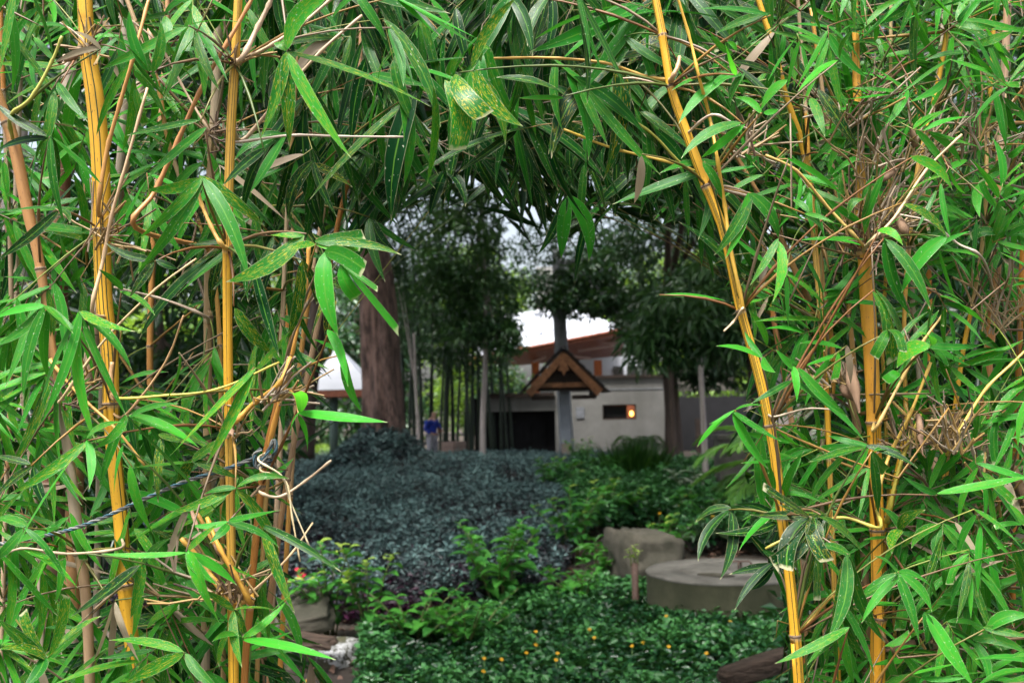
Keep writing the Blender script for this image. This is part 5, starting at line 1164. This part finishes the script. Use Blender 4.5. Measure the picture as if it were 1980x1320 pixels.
F(1902, 354, [(1895,421,19,'b'),(1940,330,12)], .45); F(1930, 450, [(1878,461,22,'c'),(1985,420,16)], .25); F(1524, 309, [(1628,377,11,'b')], .45); F(1560, 415, [(1530,385,14),(1590,450,18),(1612,430,10)], .35); F(1668, 385, [(1640,420,16),(1690,340,12)], .3)
F(1471, 691, [(1384,669,14,'b'),(1440,640,12),(1500,720,16)], .45, .1, 1.8); F(1421, 793, [(1348,864,20,'b'),(1486,907,22,'b'),(1511,853,17),(1480,785,10),(1370,820,7,'b')], .42, .1, 1.75); F(1537, 710, [(1641,806,20),(1500,675,16,'b'),(1540,778,16,'b')], .4, .1, 1.8)
F(1530, 732, [(1671,852,26),(1452,780,16,'k')], .3, .1, 1.8); F(1677, 864, [(1563,893,18),(1602,842,14),(1775,905,18,'k')], .3, .2, 1.82); F(1686, 872, [(1698,992,20),(1712,910,22,'c'),(1750,880,16)], .32, .3, 1.8); F(1678, 900, [(1554,981,13),(1660,1000,10)], .35)
F(1812, 957, [(1990,920,20,'b'),(1745,920,14)], .35, .2, 1.8); F(1840, 870, [(1915,880,20),(1900,925,14),(1800,865,12,'b')], .38); F(1930, 805, [(1927,896,16,'c'),(1980,830,14)], .35); F(1900, 805, [(1910,850,17,'b'),(1860,900,14)], .35)
F(1803, 664, [(1734,712,34,'sb'),(1770,645,22)], .5, .6, 1.8); F(1735, 718, [(1712,738,22,'cb')], .6); F(1812, 672, [(1832,736,22),(1870,690,18),(1858,655,18)], .35); F(1690, 560, [(1710,660,26,'c'),(1740,650,26,'c'),(1725,700,24,'cs')], .22, .5, 1.85); F(1720, 640, [(1745,680,24,'c'),(1690,690,22,'c')], .25)
F(1570, 1000, [(1495,1092,36,'ck'),(1522,1102,38,'ck'),(1545,1080,36,'ck'),(1560,1060,30,'ck'),(1600,1085,28,'ck'),(1475,940,18,'ck')], .2, .3, 1.78, ('R1','R3','R8','R7'))
F(1600, 990, [(1570,1040,26,'ck'),(1505,975,22,'k'),(1450,995,20,'k'),(1555,1150,20),(1580,1160,14,'c')], .18, .4, 1.85, ('R1','R3','R8','R7'))
F(1640, 1072, [(1597,1245,26),(1608,1205,22,'s'),(1578,1056,18),(1652,1190,20),(1712,1242,26)], .32, .3, 1.74); F(1586, 994, [(1666,1066,18)], .25); F(1622, 1180, [(1676,1272,22),(1650,1200,10)], .25)
F(1738, 1108, [(1661,1152,18),(1666,1204,18,'b'),(1778,1246,22),(1806,1141,17),(1802,1182,18),(1690,1075,14)], .38, .1, 1.74); F(1790, 1186, [(1882,1325,28,'b'),(1790,1245,20)], .35, .1, 1.76); F(1640, 1215, [(1498,1282,20),(1560,1285,18)], .35)
F(1756, 1270, [(1684,1285,20,'b')], .4); F(1800, 1180, [(1905,1165,15,'b'),(1855,1230,22)], .3); F(1850, 1100, [(1905,1165,22,'b'),(1802,1120,14,'b')], .42); F(1880, 1180, [(1835,1210,26,'c'),(1915,1230,17,'b'),(1812,1168,16)], .4); F(1880, 1032, [(1940,1110,12),(1823,1090,14),(1905,1150,14),(1960,1060,14)], .35)
F(1820, 1015, [(1762,1060,20),(1815,1095,18),(1880,1075,18)], .35); F(1740, 1020, [(1790,985,22,'s'),(1725,1070,24,'s'),(1700,980,18)], .3, .6); F(1880, 1235, [(1990,1265,20),(1910,1330,20),(1800,1290,14)], .35); F(1905, 1215, [(1995,1190,26),(1990,1230,16)], .4)
F(1410, 985, [(1350,1085,24,'k'),(1392,1120,22,'k'),(1345,1010,18,'k')], .1, .1, 1.95, ('R1',)); F(1500, 1090, [(1410,1110,18,'k'),(1450,1140,20,'k'),(1420,1180,16,'k')], .15, .1, 1.9, ('R1',)); F(1330, 545, [(1290,520,18),(1345,480,16)], .3) if False else None
F(1505, 1010, [(1384,1030,24,'k'),(1420,975,16,'k')], .08, .2, 1.95, ('R1',)); F(1845, 1010, [(1905,1110,15,'d')], .3); F(1808, 1200, [(1852,1252,16,'d')], .3); F(1950, 930, [(1985,1010,20,'d')], .3)

# ---- the mass of smaller sprays filling the clumps
BANDS = [('L1', 95, 730, 26), ('L1', 880, 1140, 22), ('L2', 130, 475, 18), ('L2', 560, 830, 18), ('R1', 180, 1330, 20), ('R3', 495, 690, 26), ('R3', 780, 840, 20), ('L4', 230, 560, 20), ('L4', 780, 1300, 24), ('L6', 900, 1260, 26), ('R3', 690, 1330, 14), ('R5', 480, 850, 12), ('R7', 440, 640, 9), ('R8', 520, 800, 9), ('R10', 280, 680, 8), ('R4', 60, 480, 9), ('R2', 40, 420, 11), ('R6', 440, 760, 10), ('R9', 60, 330, 8), ('L12', 200, 560, 8), ('L11', 130, 520, 8), ('L13', 80, 430, 8), ('L3', 230, 360, 14), ('L3', 560, 720, 14), ('L5', 900, 1170, 14)]
BPX = [([proj(p)[:2] for p in Cm[k].path], y0, y1, w_) for k, y0, y1, w_ in BANDS]
def near_band(x, y):
    for pl, y0, y1, w_ in BPX:
        if y0 < y < y1:
            for (xa, ya), (xb, yb) in zip(pl, pl[1:]):
                if ya <= y <= yb and abs(xa + (xb - xa) * (y - ya) / max(1e-3, yb - ya) - x) < w_: return True
    return False
def spray(px, py, D, ang, n, L, W, yl, st, droop=.35, spread=1.0, keys=None, dry=.03, clip=True):
    E = P(px, py, D); nd = pick_node(E, .15, keys)
    if not nd: return
    c, S, r = nd; d = (RGT * math.cos(ang) + UPV * math.sin(ang) + FWD * R.uniform(-.5, .5)).normalized(); tl = L * R.uniform(.25, .55)
    todo = []
    for i in range(n):
        t = i / max(1, n - 1); B = E + d * tl * t; s = 1 if i % 2 else -1
        a = s * spread * (1.05 - .75 * t) * R.uniform(.6, 1.15); q = d * math.cos(a) + FWD.cross(d).normalized() * math.sin(a) + FWD * R.uniform(-.35, .35)
        q = (q.normalized() + Vector((0, 0, -droop * R.uniform(.5, 1.4)))).normalized(); l = L * R.uniform(.6, 1.15); T = B + q * l
        x, y, _ = proj(T); x2, y2, _ = proj(B.lerp(T, .5))
        if clip and (in_poly(x, y) and (R.random() < .93)): continue
        if clip and in_poly(x2, y2): continue
        todo.append((B, T, l))
    if D < 2.15 and R.random() < .85:
        for B, T, l in todo:
            if any(near_band(*proj(B.lerp(T, t))[:2]) for t in (.15, .5, .85)): return
    if not todo: return
    br = branch(c, S, E, d, tl, R.uniform(.0010, .0021), .0008, R.choice(TW + [(.16,.22,.03),(.14,.20,.03),(.22,.24,.05)]))
    for B, T, l in todo:
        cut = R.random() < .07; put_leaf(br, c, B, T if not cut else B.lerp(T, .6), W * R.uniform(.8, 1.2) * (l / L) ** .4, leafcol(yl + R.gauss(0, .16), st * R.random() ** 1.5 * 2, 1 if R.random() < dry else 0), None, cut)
def fill(x0, y0, x1, y1, n, D0, D1, L, W, yl, st, droop, down, keys=None, dry=.015, nl=(4, 8), spread=1.0, avoid=None):
    for i in range(n):
        for _ in range(20):
            px, py = R.uniform(x0, x1), R.uniform(y0, y1)
            if in_poly(px, py): continue
            if avoid and any(a < px < c_ and b < py < d_ for a, b, c_, d_ in avoid): continue
            break
        else: continue
        D = R.uniform(D0, D1); ang = R.gauss(-math.pi / 2 if down else 0, down and 1.0 or 2.0)
        s = R.uniform(.75, 1.2); spray(px, py, D, ang, R.randint(*nl), L * s, W * s, yl, st, droop, spread, keys, dry)
LK = [k for k in Cm if k[0] == 'L'] + ['B1', 'B3', 'B5']; RK = [k for k in Cm if k[0] == 'R'] + ['B2', 'B4']
AV = [(205, 500, 400, 720), (560, 560, 760, 900)]
fill(-60, -60, 470, 1370, 105, 1.94, 2.40, .18, .0185, .52, .40, .40, True, LK, avoid=AV)
fill(-60, -60, 540, 1370, 90, 2.35, 3.2, .20, .0205, .02, .15, .45, True, LK, avoid=AV)  # rear sprays get a darker leaf colour to imitate shade in the gaps
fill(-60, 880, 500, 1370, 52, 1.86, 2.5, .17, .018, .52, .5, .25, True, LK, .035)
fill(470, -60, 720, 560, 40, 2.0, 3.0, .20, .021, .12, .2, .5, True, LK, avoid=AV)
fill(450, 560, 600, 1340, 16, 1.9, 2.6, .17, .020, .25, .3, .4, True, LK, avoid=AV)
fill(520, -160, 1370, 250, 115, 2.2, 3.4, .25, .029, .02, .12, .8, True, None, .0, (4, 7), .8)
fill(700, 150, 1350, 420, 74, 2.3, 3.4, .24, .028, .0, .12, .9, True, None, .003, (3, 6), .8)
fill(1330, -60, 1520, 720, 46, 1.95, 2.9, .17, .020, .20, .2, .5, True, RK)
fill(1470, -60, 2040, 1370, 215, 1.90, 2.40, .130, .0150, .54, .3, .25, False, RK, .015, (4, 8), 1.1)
fill(1500, -60, 2040, 1370, 130, 2.35, 3.2, .16, .0185, .02, .15, .4, True, RK, .012)  # right rear layer, shade likewise put into the leaf colour
fill(1560, 900, 2040, 1370, 60, 1.86, 2.3, .135, .0155, .52, .25, .3, True, RK, .03)
fill(1420, 700, 1620, 1340, 18, 1.9, 2.6, .18, .022, .2, .2, .6, True, RK)
fill(-60, 620, 500, 1370, 44, 1.86, 2.2, .185, .0185, .56, .45, .30, True, LK, .02)
fill(-60, -60, 470, 620, 26, 1.94, 2.3, .18, .0185, .50, .4, .40, True, LK, .01, avoid=AV)
fill(1500, 350, 2040, 1370, 75, 1.86, 2.25, .14, .0155, .56, .25, .3, True, RK, .01)
fill(1480, -60, 2040, 500, 40, 1.90, 2.3, .13, .015, .54, .25, .2, False, RK, .01)
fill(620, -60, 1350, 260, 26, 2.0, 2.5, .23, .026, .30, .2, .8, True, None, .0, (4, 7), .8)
# unseen leafy tops added above the frame to block skylight
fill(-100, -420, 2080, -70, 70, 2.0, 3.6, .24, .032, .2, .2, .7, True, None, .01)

M['shaded_cane_leaf'] = make_cloud_leaf_mat('shaded_bamboo_leaf', (0.001, 0.012, 0.004), (0.002, 0.030, 0.007), (0.02, 0.12, 0.012), (0.14, 0.45, 0.01), 0.35, 0.22, 0.25)  # leaf colour darkened to imitate shade deep in the clumps
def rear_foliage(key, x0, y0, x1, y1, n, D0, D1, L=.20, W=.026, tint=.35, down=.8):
    c = Cm[key]; m_ = int(n / 5); C, A = [], []
    for i in range(m_):
        px, py = R.uniform(x0, x1), R.uniform(y0, y1)
        if in_poly(px, py) or any(a < px < c_ and b < py < d_ for a, b, c_, d_ in AV[:1]): continue
        o = P(px, py, R.uniform(D0, D1)); d = Vector((R.gauss(0, 1), R.gauss(0, .7), -down + R.gauss(0, .5))).normalized()
        for k in range(5):
            q = (d + Vector((R.gauss(0, .5), R.gauss(0, .5), R.gauss(0, .4)))).normalized(); T = o + q * L; x, y, _ = proj(T)
            if in_poly(x, y): continue
            C.append(o); A.append(q)
    n = len(C)
    ob = leaf_cloud('rear_foliage', np.array(C), np.array(A), np.array([0, -.5, .8]) + rand_dirs(n) * .7, L * (.7 + .6 * NR.random(n)), W, tint + NR.normal(size=n) * .2, M['shaded_cane_leaf'], c.rt, .15, .35); ob['kind'] = 'stuff'
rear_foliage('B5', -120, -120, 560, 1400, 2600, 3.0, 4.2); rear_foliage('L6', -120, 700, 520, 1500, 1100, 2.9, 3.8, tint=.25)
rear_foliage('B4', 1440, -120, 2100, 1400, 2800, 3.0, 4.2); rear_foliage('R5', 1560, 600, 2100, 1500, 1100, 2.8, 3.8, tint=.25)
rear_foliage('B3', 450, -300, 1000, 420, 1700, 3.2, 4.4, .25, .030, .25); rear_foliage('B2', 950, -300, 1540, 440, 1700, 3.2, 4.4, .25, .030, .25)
def added_shade_foliage(key, cen, rad, n):  # unseen foliage added above the frame to shade the garden
    c = Cm[key]; p, d, t = clumps(cen, rad, n, 9, .25, .1); m_ = len(p)
    ob = leaf_cloud('added_shade_foliage', p, d + np.array([0, 0, -.6]), np.array([0, 0, 1.]) + rand_dirs(m_) * .6, .22 * (.7 + .6 * NR.random(m_)), .03, .35 + NR.normal(size=m_) * .2, M['shaded_cane_leaf'], c.rt, .15, .35); ob['kind'] = 'stuff'
added_shade_foliage('L1', (-1.9, 4.3, 4.7), (2.3, 2.0, .7), 380); added_shade_foliage('R3', (1.9, 4.3, 4.7), (2.3, 2.0, .7), 380); added_shade_foliage('B1', (-.2, 4.6, 5.0), (2.0, 2.2, .7), 280); added_shade_foliage('B2', (.8, 6.2, 5.2), (2.6, 1.6, .6), 260); added_shade_foliage('B3', (-1.6, 6.2, 5.3), (2.6, 1.6, .6), 260)
# ---- long bare branches drawn on the photograph: slanting canes and side twigs
def cane(key, pts, wpx, col=None, D=2.0):
    c = Cm[key]; w3 = [P(x, y, D + R.uniform(-.02, .02)) for x, y in pts]
    i = min(range(len(c.path)), key=lambda i: (c.path[i] - w3[0]).length); w3.insert(0, c.path[i])
    path = catmull(w3, 6); r = wpx * D / FPX / 2; n = len(path); rad = list(np.linspace(r * 1.15, r * .75, n))
    for k in range(3, n - 1, 5): rad[k] *= 1.35
    mb = MB(); mb.tube(path, rad, 7); mb.obj('branch', M['twig'], c.rt, w3[0], color=(*(col or R.choice(TW)), 1))
cane('L13', [(262,440),(300,370),(345,270),(395,160),(460,48),(492,-10)], 9, (.42,.20,.07), 1.9)
cane('L1', [(190,400),(207,290),(232,200),(262,95),(290,-10)], 8, (.48,.26,.08), 1.93); cane('L1', [(178,600),(200,500),(215,420),(240,330),(285,170)], 7, (.5,.36,.22), 1.9)
cane('L2', [(430,475),(412,445),(390,395),(380,350)], 8, (.62,.38,.10), 1.86); cane('L2', [(470,110),(495,60),(520,10),(530,-20)], 10, (.45,.34,.24), 1.9); cane('L2', [(475,112),(520,90),(580,50),(650,-10)], 7, (.5,.40,.26), 1.9)
cane('L2', [(470,270),(540,190),(620,100),(700,30)], 7, (.44,.33,.22), 2.0); cane('L2', [(455,275),(560,262),(660,264),(780,265)], 5, (.42,.36,.30), 1.95); cane('L2', [(455,815),(490,780),(540,740),(562,690)], 10, (.60,.33,.06), 1.88)
cane('L1', [(225,770),(214,740),(217,700)], 11, (.36,.22,.10), 1.9); cane('L1', [(245,800),(320,700),(355,610)], 5, (.42,.28,.14), 1.95); cane('L3', [(395,610),(320,580),(220,555)], 6, (.36,.29,.22), 2.1)
cane('L3', [(408,262),(360,180),(310,90),(255,40)], 5, (.4,.3,.2), 2.2); cane('L4', [(100,700),(150,760),(225,830),(280,900)], 6, (.60,.36,.10), 1.92); cane('L4', [(120,770),(200,660),(300,560),(380,500)], 5, (.46,.36,.20), 1.9)
cane('L4', [(20,225),(60,190),(100,120),(120,70)], 7, (.34,.36,.07), 1.85); cane('L5', [(520,860),(560,700),(590,560),(598,470)], 9, (.58,.30,.06), 1.95); cane('L5', [(480,1150),(555,1080),(605,1010)], 5, (.5,.38,.22), 1.88)
cane('L2', [(448,1170),(420,1130),(390,1085),(350,1040)], 11, (.56,.33,.06), 1.85); cane('L2', [(452,1165),(480,1150),(420,1060),(380,990)], 9, (.50,.28,.06), 1.86); cane('L5', [(484,1165),(460,1120),(425,1060),(400,1000)], 10, (.58,.32,.05), 1.85)
cane('L5', [(500,950),(540,960),(590,930),(640,890)], 6, (.5,.40,.28), 1.88); cane('L1', [(235,770),(310,765),(420,752),(540,700)], 5, (.52,.46,.08), 1.85); cane('L1', [(230,1060),(130,1070),(40,1060),(-20,1090)], 5, (.4,.32,.22), 1.85)
cane('L5', [(500,890),(545,920),(560,965),(600,1060)], 4, (.62,.55,.36), 1.85); cane('L5', [(505,910),(552,930),(565,1000),(580,1085)], 4, (.6,.5,.3), 1.86)
cane('R1', [(1298,155),(1240,145),(1170,122),(1060,112),(955,113)], 6, (.56,.36,.08), 2.0); cane('R1', [(1290,165),(1230,152),(1200,152)], 4, (.5,.38,.28), 1.95); cane('R1', [(1355,340),(1330,325),(1280,310),(1180,285),(1090,250)], 6, (.55,.40,.06), 2.05)
cane('R1', [(1345,330),(1310,310),(1250,250),(1150,200),(1010,190)], 5, (.34,.36,.06), 2.1); cane('R1', [(1300,150),(1310,130),(1314,110)], 9, (.48,.32,.18), 1.9); cane('R1', [(1376,222),(1420,240),(1448,250)], 5, (.5,.42,.34), 1.85)
cane('R1', [(1436,590),(1412,480),(1402,400),(1386,300),(1372,225),(1352,150),(1334,75),(1306,-20)], 7, (.60,.38,.05), 1.88)
cane('R1', [(1436,596),(1420,620),(1400,640)], 5, (.5,.40,.25), 1.85); cane('R1', [(1500,805),(1560,790),(1620,792)], 4, (.4,.33,.25), 1.85); cane('R1', [(1545,1225),(1570,1195),(1610,1150)], 6, (.55,.38,.08), 1.9)
cane('R3', [(1692,830),(1740,740),(1785,660),(1830,600)], 6, (.52,.36,.12), 1.95); cane('R3', [(1680,470),(1730,420),(1790,330),(1860,260)], 6, (.48,.38,.22), 1.95); cane('R3', [(1665,470),(1600,400),(1540,330),(1480,300)], 6, (.50,.34,.10), 1.95)
cane('R10', [(1835,870),(1900,760),(1960,700),(2000,660)], 6, (.55,.42,.10), 2.0); cane('R5', [(1900,500),(1850,470),(1800,430),(1740,415)], 5, (.42,.36,.30), 2.0); cane('R3', [(1700,1020),(1630,1000),(1560,1020),(1480,1060)], 6, (.45,.42,.08), 1.85)
cane('R3', [(1696,950),(1720,880),(1760,800),(1800,700)], 7, (.55,.38,.08), 2.0); cane('R4', [(1716,1000),(1740,900),(1780,800)], 8, (.42,.36,.05), 2.05)
for i in range(26):                                       # bare slanting twigs, left clump
    px, py = R.uniform(-20, 520), R.uniform(-20, 1330); D = R.uniform(1.9, 2.8)
    if in_poly(px, py): continue
    E = P(px, py, D); nd = pick_node(E, 0, LK); c, S, r = nd
    a = R.gauss(.9, .7); q = RGT * math.cos(a) + UPV * math.sin(a); branch(c, S, E, q.normalized(), R.uniform(.05, .25), R.uniform(.002, .0042), .0016, R.choice(TW[:4]), arch=.0)
for i in range(64):                                      # right clump
    px, py = R.uniform(1500, 2020), R.uniform(-20, 1330); D = R.uniform(1.85, 2.8)
    E = P(px, py, D); nd = pick_node(E, 0, RK); c, S, r = nd
    a = R.gauss(1.4, .7); q = RGT * math.cos(a) + UPV * math.sin(a); branch(c, S, E, q.normalized(), R.uniform(.05, .22), R.uniform(.0018, .0040), .0016, R.choice(TW[:4]), arch=.0)

# ---- knots of dry clipped twigs (hundreds of short sticks, one part per culm knot)
def twig_knot(key, px, py, D, n, up, spread, lmin, lmax, tint=.65, w0=10):
    c = Cm[key]; o = P(px, py, D); V_, F_, T_ = [], [], []
    for i in range(int(n * .5)):
        b = o + RGT * R.gauss(0, w0 * D / FPX) + UPV * R.gauss(0, 8 * D / FPX) + FWD * R.gauss(0, .02)
        a = up + R.gauss(0, spread); d = (RGT * math.cos(a) + UPV * math.sin(a) + FWD * R.gauss(0, .45)).normalized(); l = R.uniform(lmin, lmax); r = R.uniform(.0014, .0032)
        seg = [b]; nseg = 3
        for k in range(nseg): d = (d + Vector((R.gauss(0, .16), R.gauss(0, .16), R.gauss(0, .16)))).normalized(); seg.append(seg[-1] + d * l / nseg)
        subs = [seg]
        for k in range(R.randint(0, 2)):
            s = seg[R.randint(1, nseg - 1)]; d2 = (d + Vector((R.gauss(0, .8), R.gauss(0, .5), R.gauss(0, .6)))).normalized(); subs.append([s, s + d2 * l * R.uniform(.2, .5)])
        tt = max(.02, min(.98, R.gauss(tint, .2)))
        for s in subs:
            mb = MB(); mb.tube(s, list(np.linspace(r, r * .7, len(s))), 4); k0 = len(V_); V_ += mb.v; F_ += [[k0 + j for j in f] for f in mb.f]; T_ += [tt] * len(mb.f)
    me = bpy.data.meshes.new('dry_twigs'); me.from_pydata([tuple(v - o) for v in V_], [], F_); me.materials.append(M['drytwig'])
    at = me.attributes.new('tint', 'FLOAT', 'FACE'); at.data.foreach_set('value', T_); me.update()
    ob = link('dry_twigs', me, c.rt, o); ob['kind'] = 'stuff'
twig_knot('R3', 1668, 470, 2.08, 80, 1.5, .75, .04, .22, .55, 26); twig_knot('R3', 1672, 482, 2.05, 60, 1.9, 1.0, .02, .09, .25, 26); twig_knot('R3', 1700, 440, 2.05, 60, 1.2, .5, .06, .17, .62, 22)
twig_knot('R8', 1650, 250, 2.1, 44, 1.6, .6, .06, .20, .70, 30); twig_knot('R12', 1700, 330, 2.05, 36, 1.5, .7, .05, .17, .75, 34); twig_knot('R9', 1790, 300, 2.1, 30, 1.2, .6, .06, .2, .75, 26)
twig_knot('R10', 1842, 870, 1.98, 90, 1.55, .45, .04, .12, .60, 26); twig_knot('R10', 1905, 290, 2.1, 34, 1.2, .6, .06, .2, .7, 30); twig_knot('R11', 1970, 340, 2.1, 40, 1.3, .7, .05, .2, .65, 30)
twig_knot('R7', 1610, 740, 2.1, 30, 1.9, .8, .04, .12, .6, 16); twig_knot('R4', 1745, 860, 2.05, 24, 1.5, .6, .04, .12, .6, 14); twig_knot('R2', 1450, 290, 2.0, 24, .4, .9, .03, .12, .75, 14)
twig_knot('R5', 1890, 1120, 2.15, 80, 1.2, .9, .08, .25, .5, 60); twig_knot('R11', 1960, 990, 2.1, 90, 1.2, .6, .08, .28, .52, 40); twig_knot('R5', 1850, 1240, 2.1, 70, .9, .9, .06, .22, .6, 60); twig_knot('R11', 1940, 640, 2.2, 50, 1.4, .7, .06, .2, .5, 40)
twig_knot('L2', 455, 122, 1.9, 26, 1.2, .8, .02, .09, .35, 10); twig_knot('L1', 172, 92, 1.98, 30, 1.6, .9, .03, .1, .45, 14); twig_knot('L3', 412, 262, 2.2, 30, .6, 1.2, .02, .09, .15, 12); twig_knot('L1', 190, 470, 2.0, 24, .9, .9, .04, .18, .5, 12)
twig_knot('L2', 450, 1160, 1.86, 60, 2.2, .6, .04, .15, .55, 22); twig_knot('L5', 520, 780, 1.9, 34, .9, .6, .05, .14, .7, 14); twig_knot('L2', 443, 835, 1.88, 20, .8, 1.0, .02, .08, .4, 10); twig_knot('L4', 125, 770, 1.95, 26, 1.0, 1.0, .03, .14, .3, 14)

# ---- papery culm sheaths and dead leaves caught in the knots
def sheath(key, px, py, D, tx, ty, wpx, curl=2.1):
    c = Cm[key]; a, b = P(px, py, D), P(tx, ty, D + R.uniform(-.05, .03)); ax = (b - a); n = (CAM - a).normalized(); s = ax.normalized().cross(n).normalized(); wd = wpx * D / FPX
    mb = MB(); nx, ny = 7, 6
    for i in range(nx + 1):
        t = i / nx; w_ = wd * (.30 + .45 * math.sin(math.pi * min(1, t * .8 + .15))) * (1 - .85 * max(0, t - .55) / .45)
        for k in range(ny + 1):
            u = k / ny - .5; an = u * curl * 2; wob = .15 * noise.noise(Vector((t * 4 + px, u * 4, py * .1)))
            mb.v.append(a + ax * t + s * (math.sin(an) / curl * w_ + wob * wd * .8) + n * ((math.cos(an) - 1) / curl * w_ + wob * wd * 1.4 + .25 * wd * math.sin(t * 3)))
    for i in range(nx):
        for k in range(ny): q = i * (ny + 1) + k; mb.face([q, q + 1, q + ny + 2, q + ny + 1], [(i / nx, k / ny)] * 4)
    mb.obj('culm_sheath', M['sheath'], c.rt, a)
for a in (('R3',1700,350,2.0,1738,325,22),('R3',1735,420,2.0,1758,462,30),('R9',1772,285,2.05,1760,240,20),('R10',1812,302,2.0,1842,330,26),('R7',1640,700,2.05,1662,798,34),('R8',1625,745,2.05,1650,775,22),('R10',1775,800,2.0,1785,880,18),('R10',1850,800,2.0,1842,850,20),
          ('L1',150,108,1.95,108,120,18),('L2',415,1050,1.85,440,1085,20),('L2',370,985,1.86,385,1030,12),('R11',1930,1140,2.1,1985,1100,30),('R5',1860,1150,2.1,1910,1180,34),('R5',1820,1290,2.05,1900,1300,30),('L2',440,825,1.86,452,845,20),('R5',1770,1240,2.1,1700,1260,24),('R11',1960,900,2.1,1985,980,26)): sheath(*a)

# ---- rope strung between the left culms
def rope():
    pts = [P(-60, 1062, 2.15), P(60, 1040, 2.0), P(130, 1025, 1.93), P(200, 1000, 1.90), P(270, 968, 1.88), P(360, 930, 1.86), P(440, 905, 1.88), P(492, 885, 1.90)]
    rt = root('rope', pts[2], 'grey, white and blue twisted rope tied from the left edge to a slim orange culm', 'rope')
    path = catmull(pts, 24)
    kn = []
    cc = P(511, 893, 1.955)
    for i in range(60):                                    # turns of the knot round the culm
        a = i / 59 * 2 * math.pi * 2.6 + 2.6; kn.append(cc + Vector((math.cos(a) * .0145, math.sin(a) * .0145, -.010 + .020 * i / 59)))
    tail = [kn[-1], P(528, 880, 1.9), P(534, 866, 1.89), P(530, 850, 1.89), P(520, 870, 1.885), P(498, 905, 1.885), P(492, 880, 1.885), P(506, 868, 1.885)]
    full = path + kn + catmull(tail, 8)[1:]
    dist = 0; V3 = [[], [], []]
    # even resample then twist
    acc = [0.0]
    for a, b in zip(full, full[1:]): acc.append(acc[-1] + (b - a).length)
    ns = int(acc[-1] / .0035); rs = []
    j = 1
    for i in range(ns + 1):
        s = acc[-1] * i / ns
        while j < len(acc) - 1 and acc[j] < s: j += 1
        t = (s - acc[j-1]) / max(1e-6, acc[j] - acc[j-1]); rs.append(full[j-1].lerp(full[j], t))
    up = Vector((0, 0, 1))
    for i, p in enumerate(rs):
        t = (rs[min(i+1, ns)] - rs[max(i-1, 0)]).normalized(); nx = t.cross(Vector((.1, 1, .2))).normalized(); ny = t.cross(nx)
        for k in range(3):
            a = i * .42 + k * 2.094; V3[k].append(p + (nx * math.cos(a) + ny * math.sin(a)) * .0023)
    for k, mt in enumerate(('rope_grey', 'rope_white', 'rope_blue')):
        mb = MB(); mb.tube(V3[k], .0022 if k < 2 else .0017, 5); mb.obj('strand', M[mt], rt)
rope()
print('leaves', sum(c.count for c in CULMS), 'objects', len(bpy.data.objects), {c.key: c.count for c in CULMS})
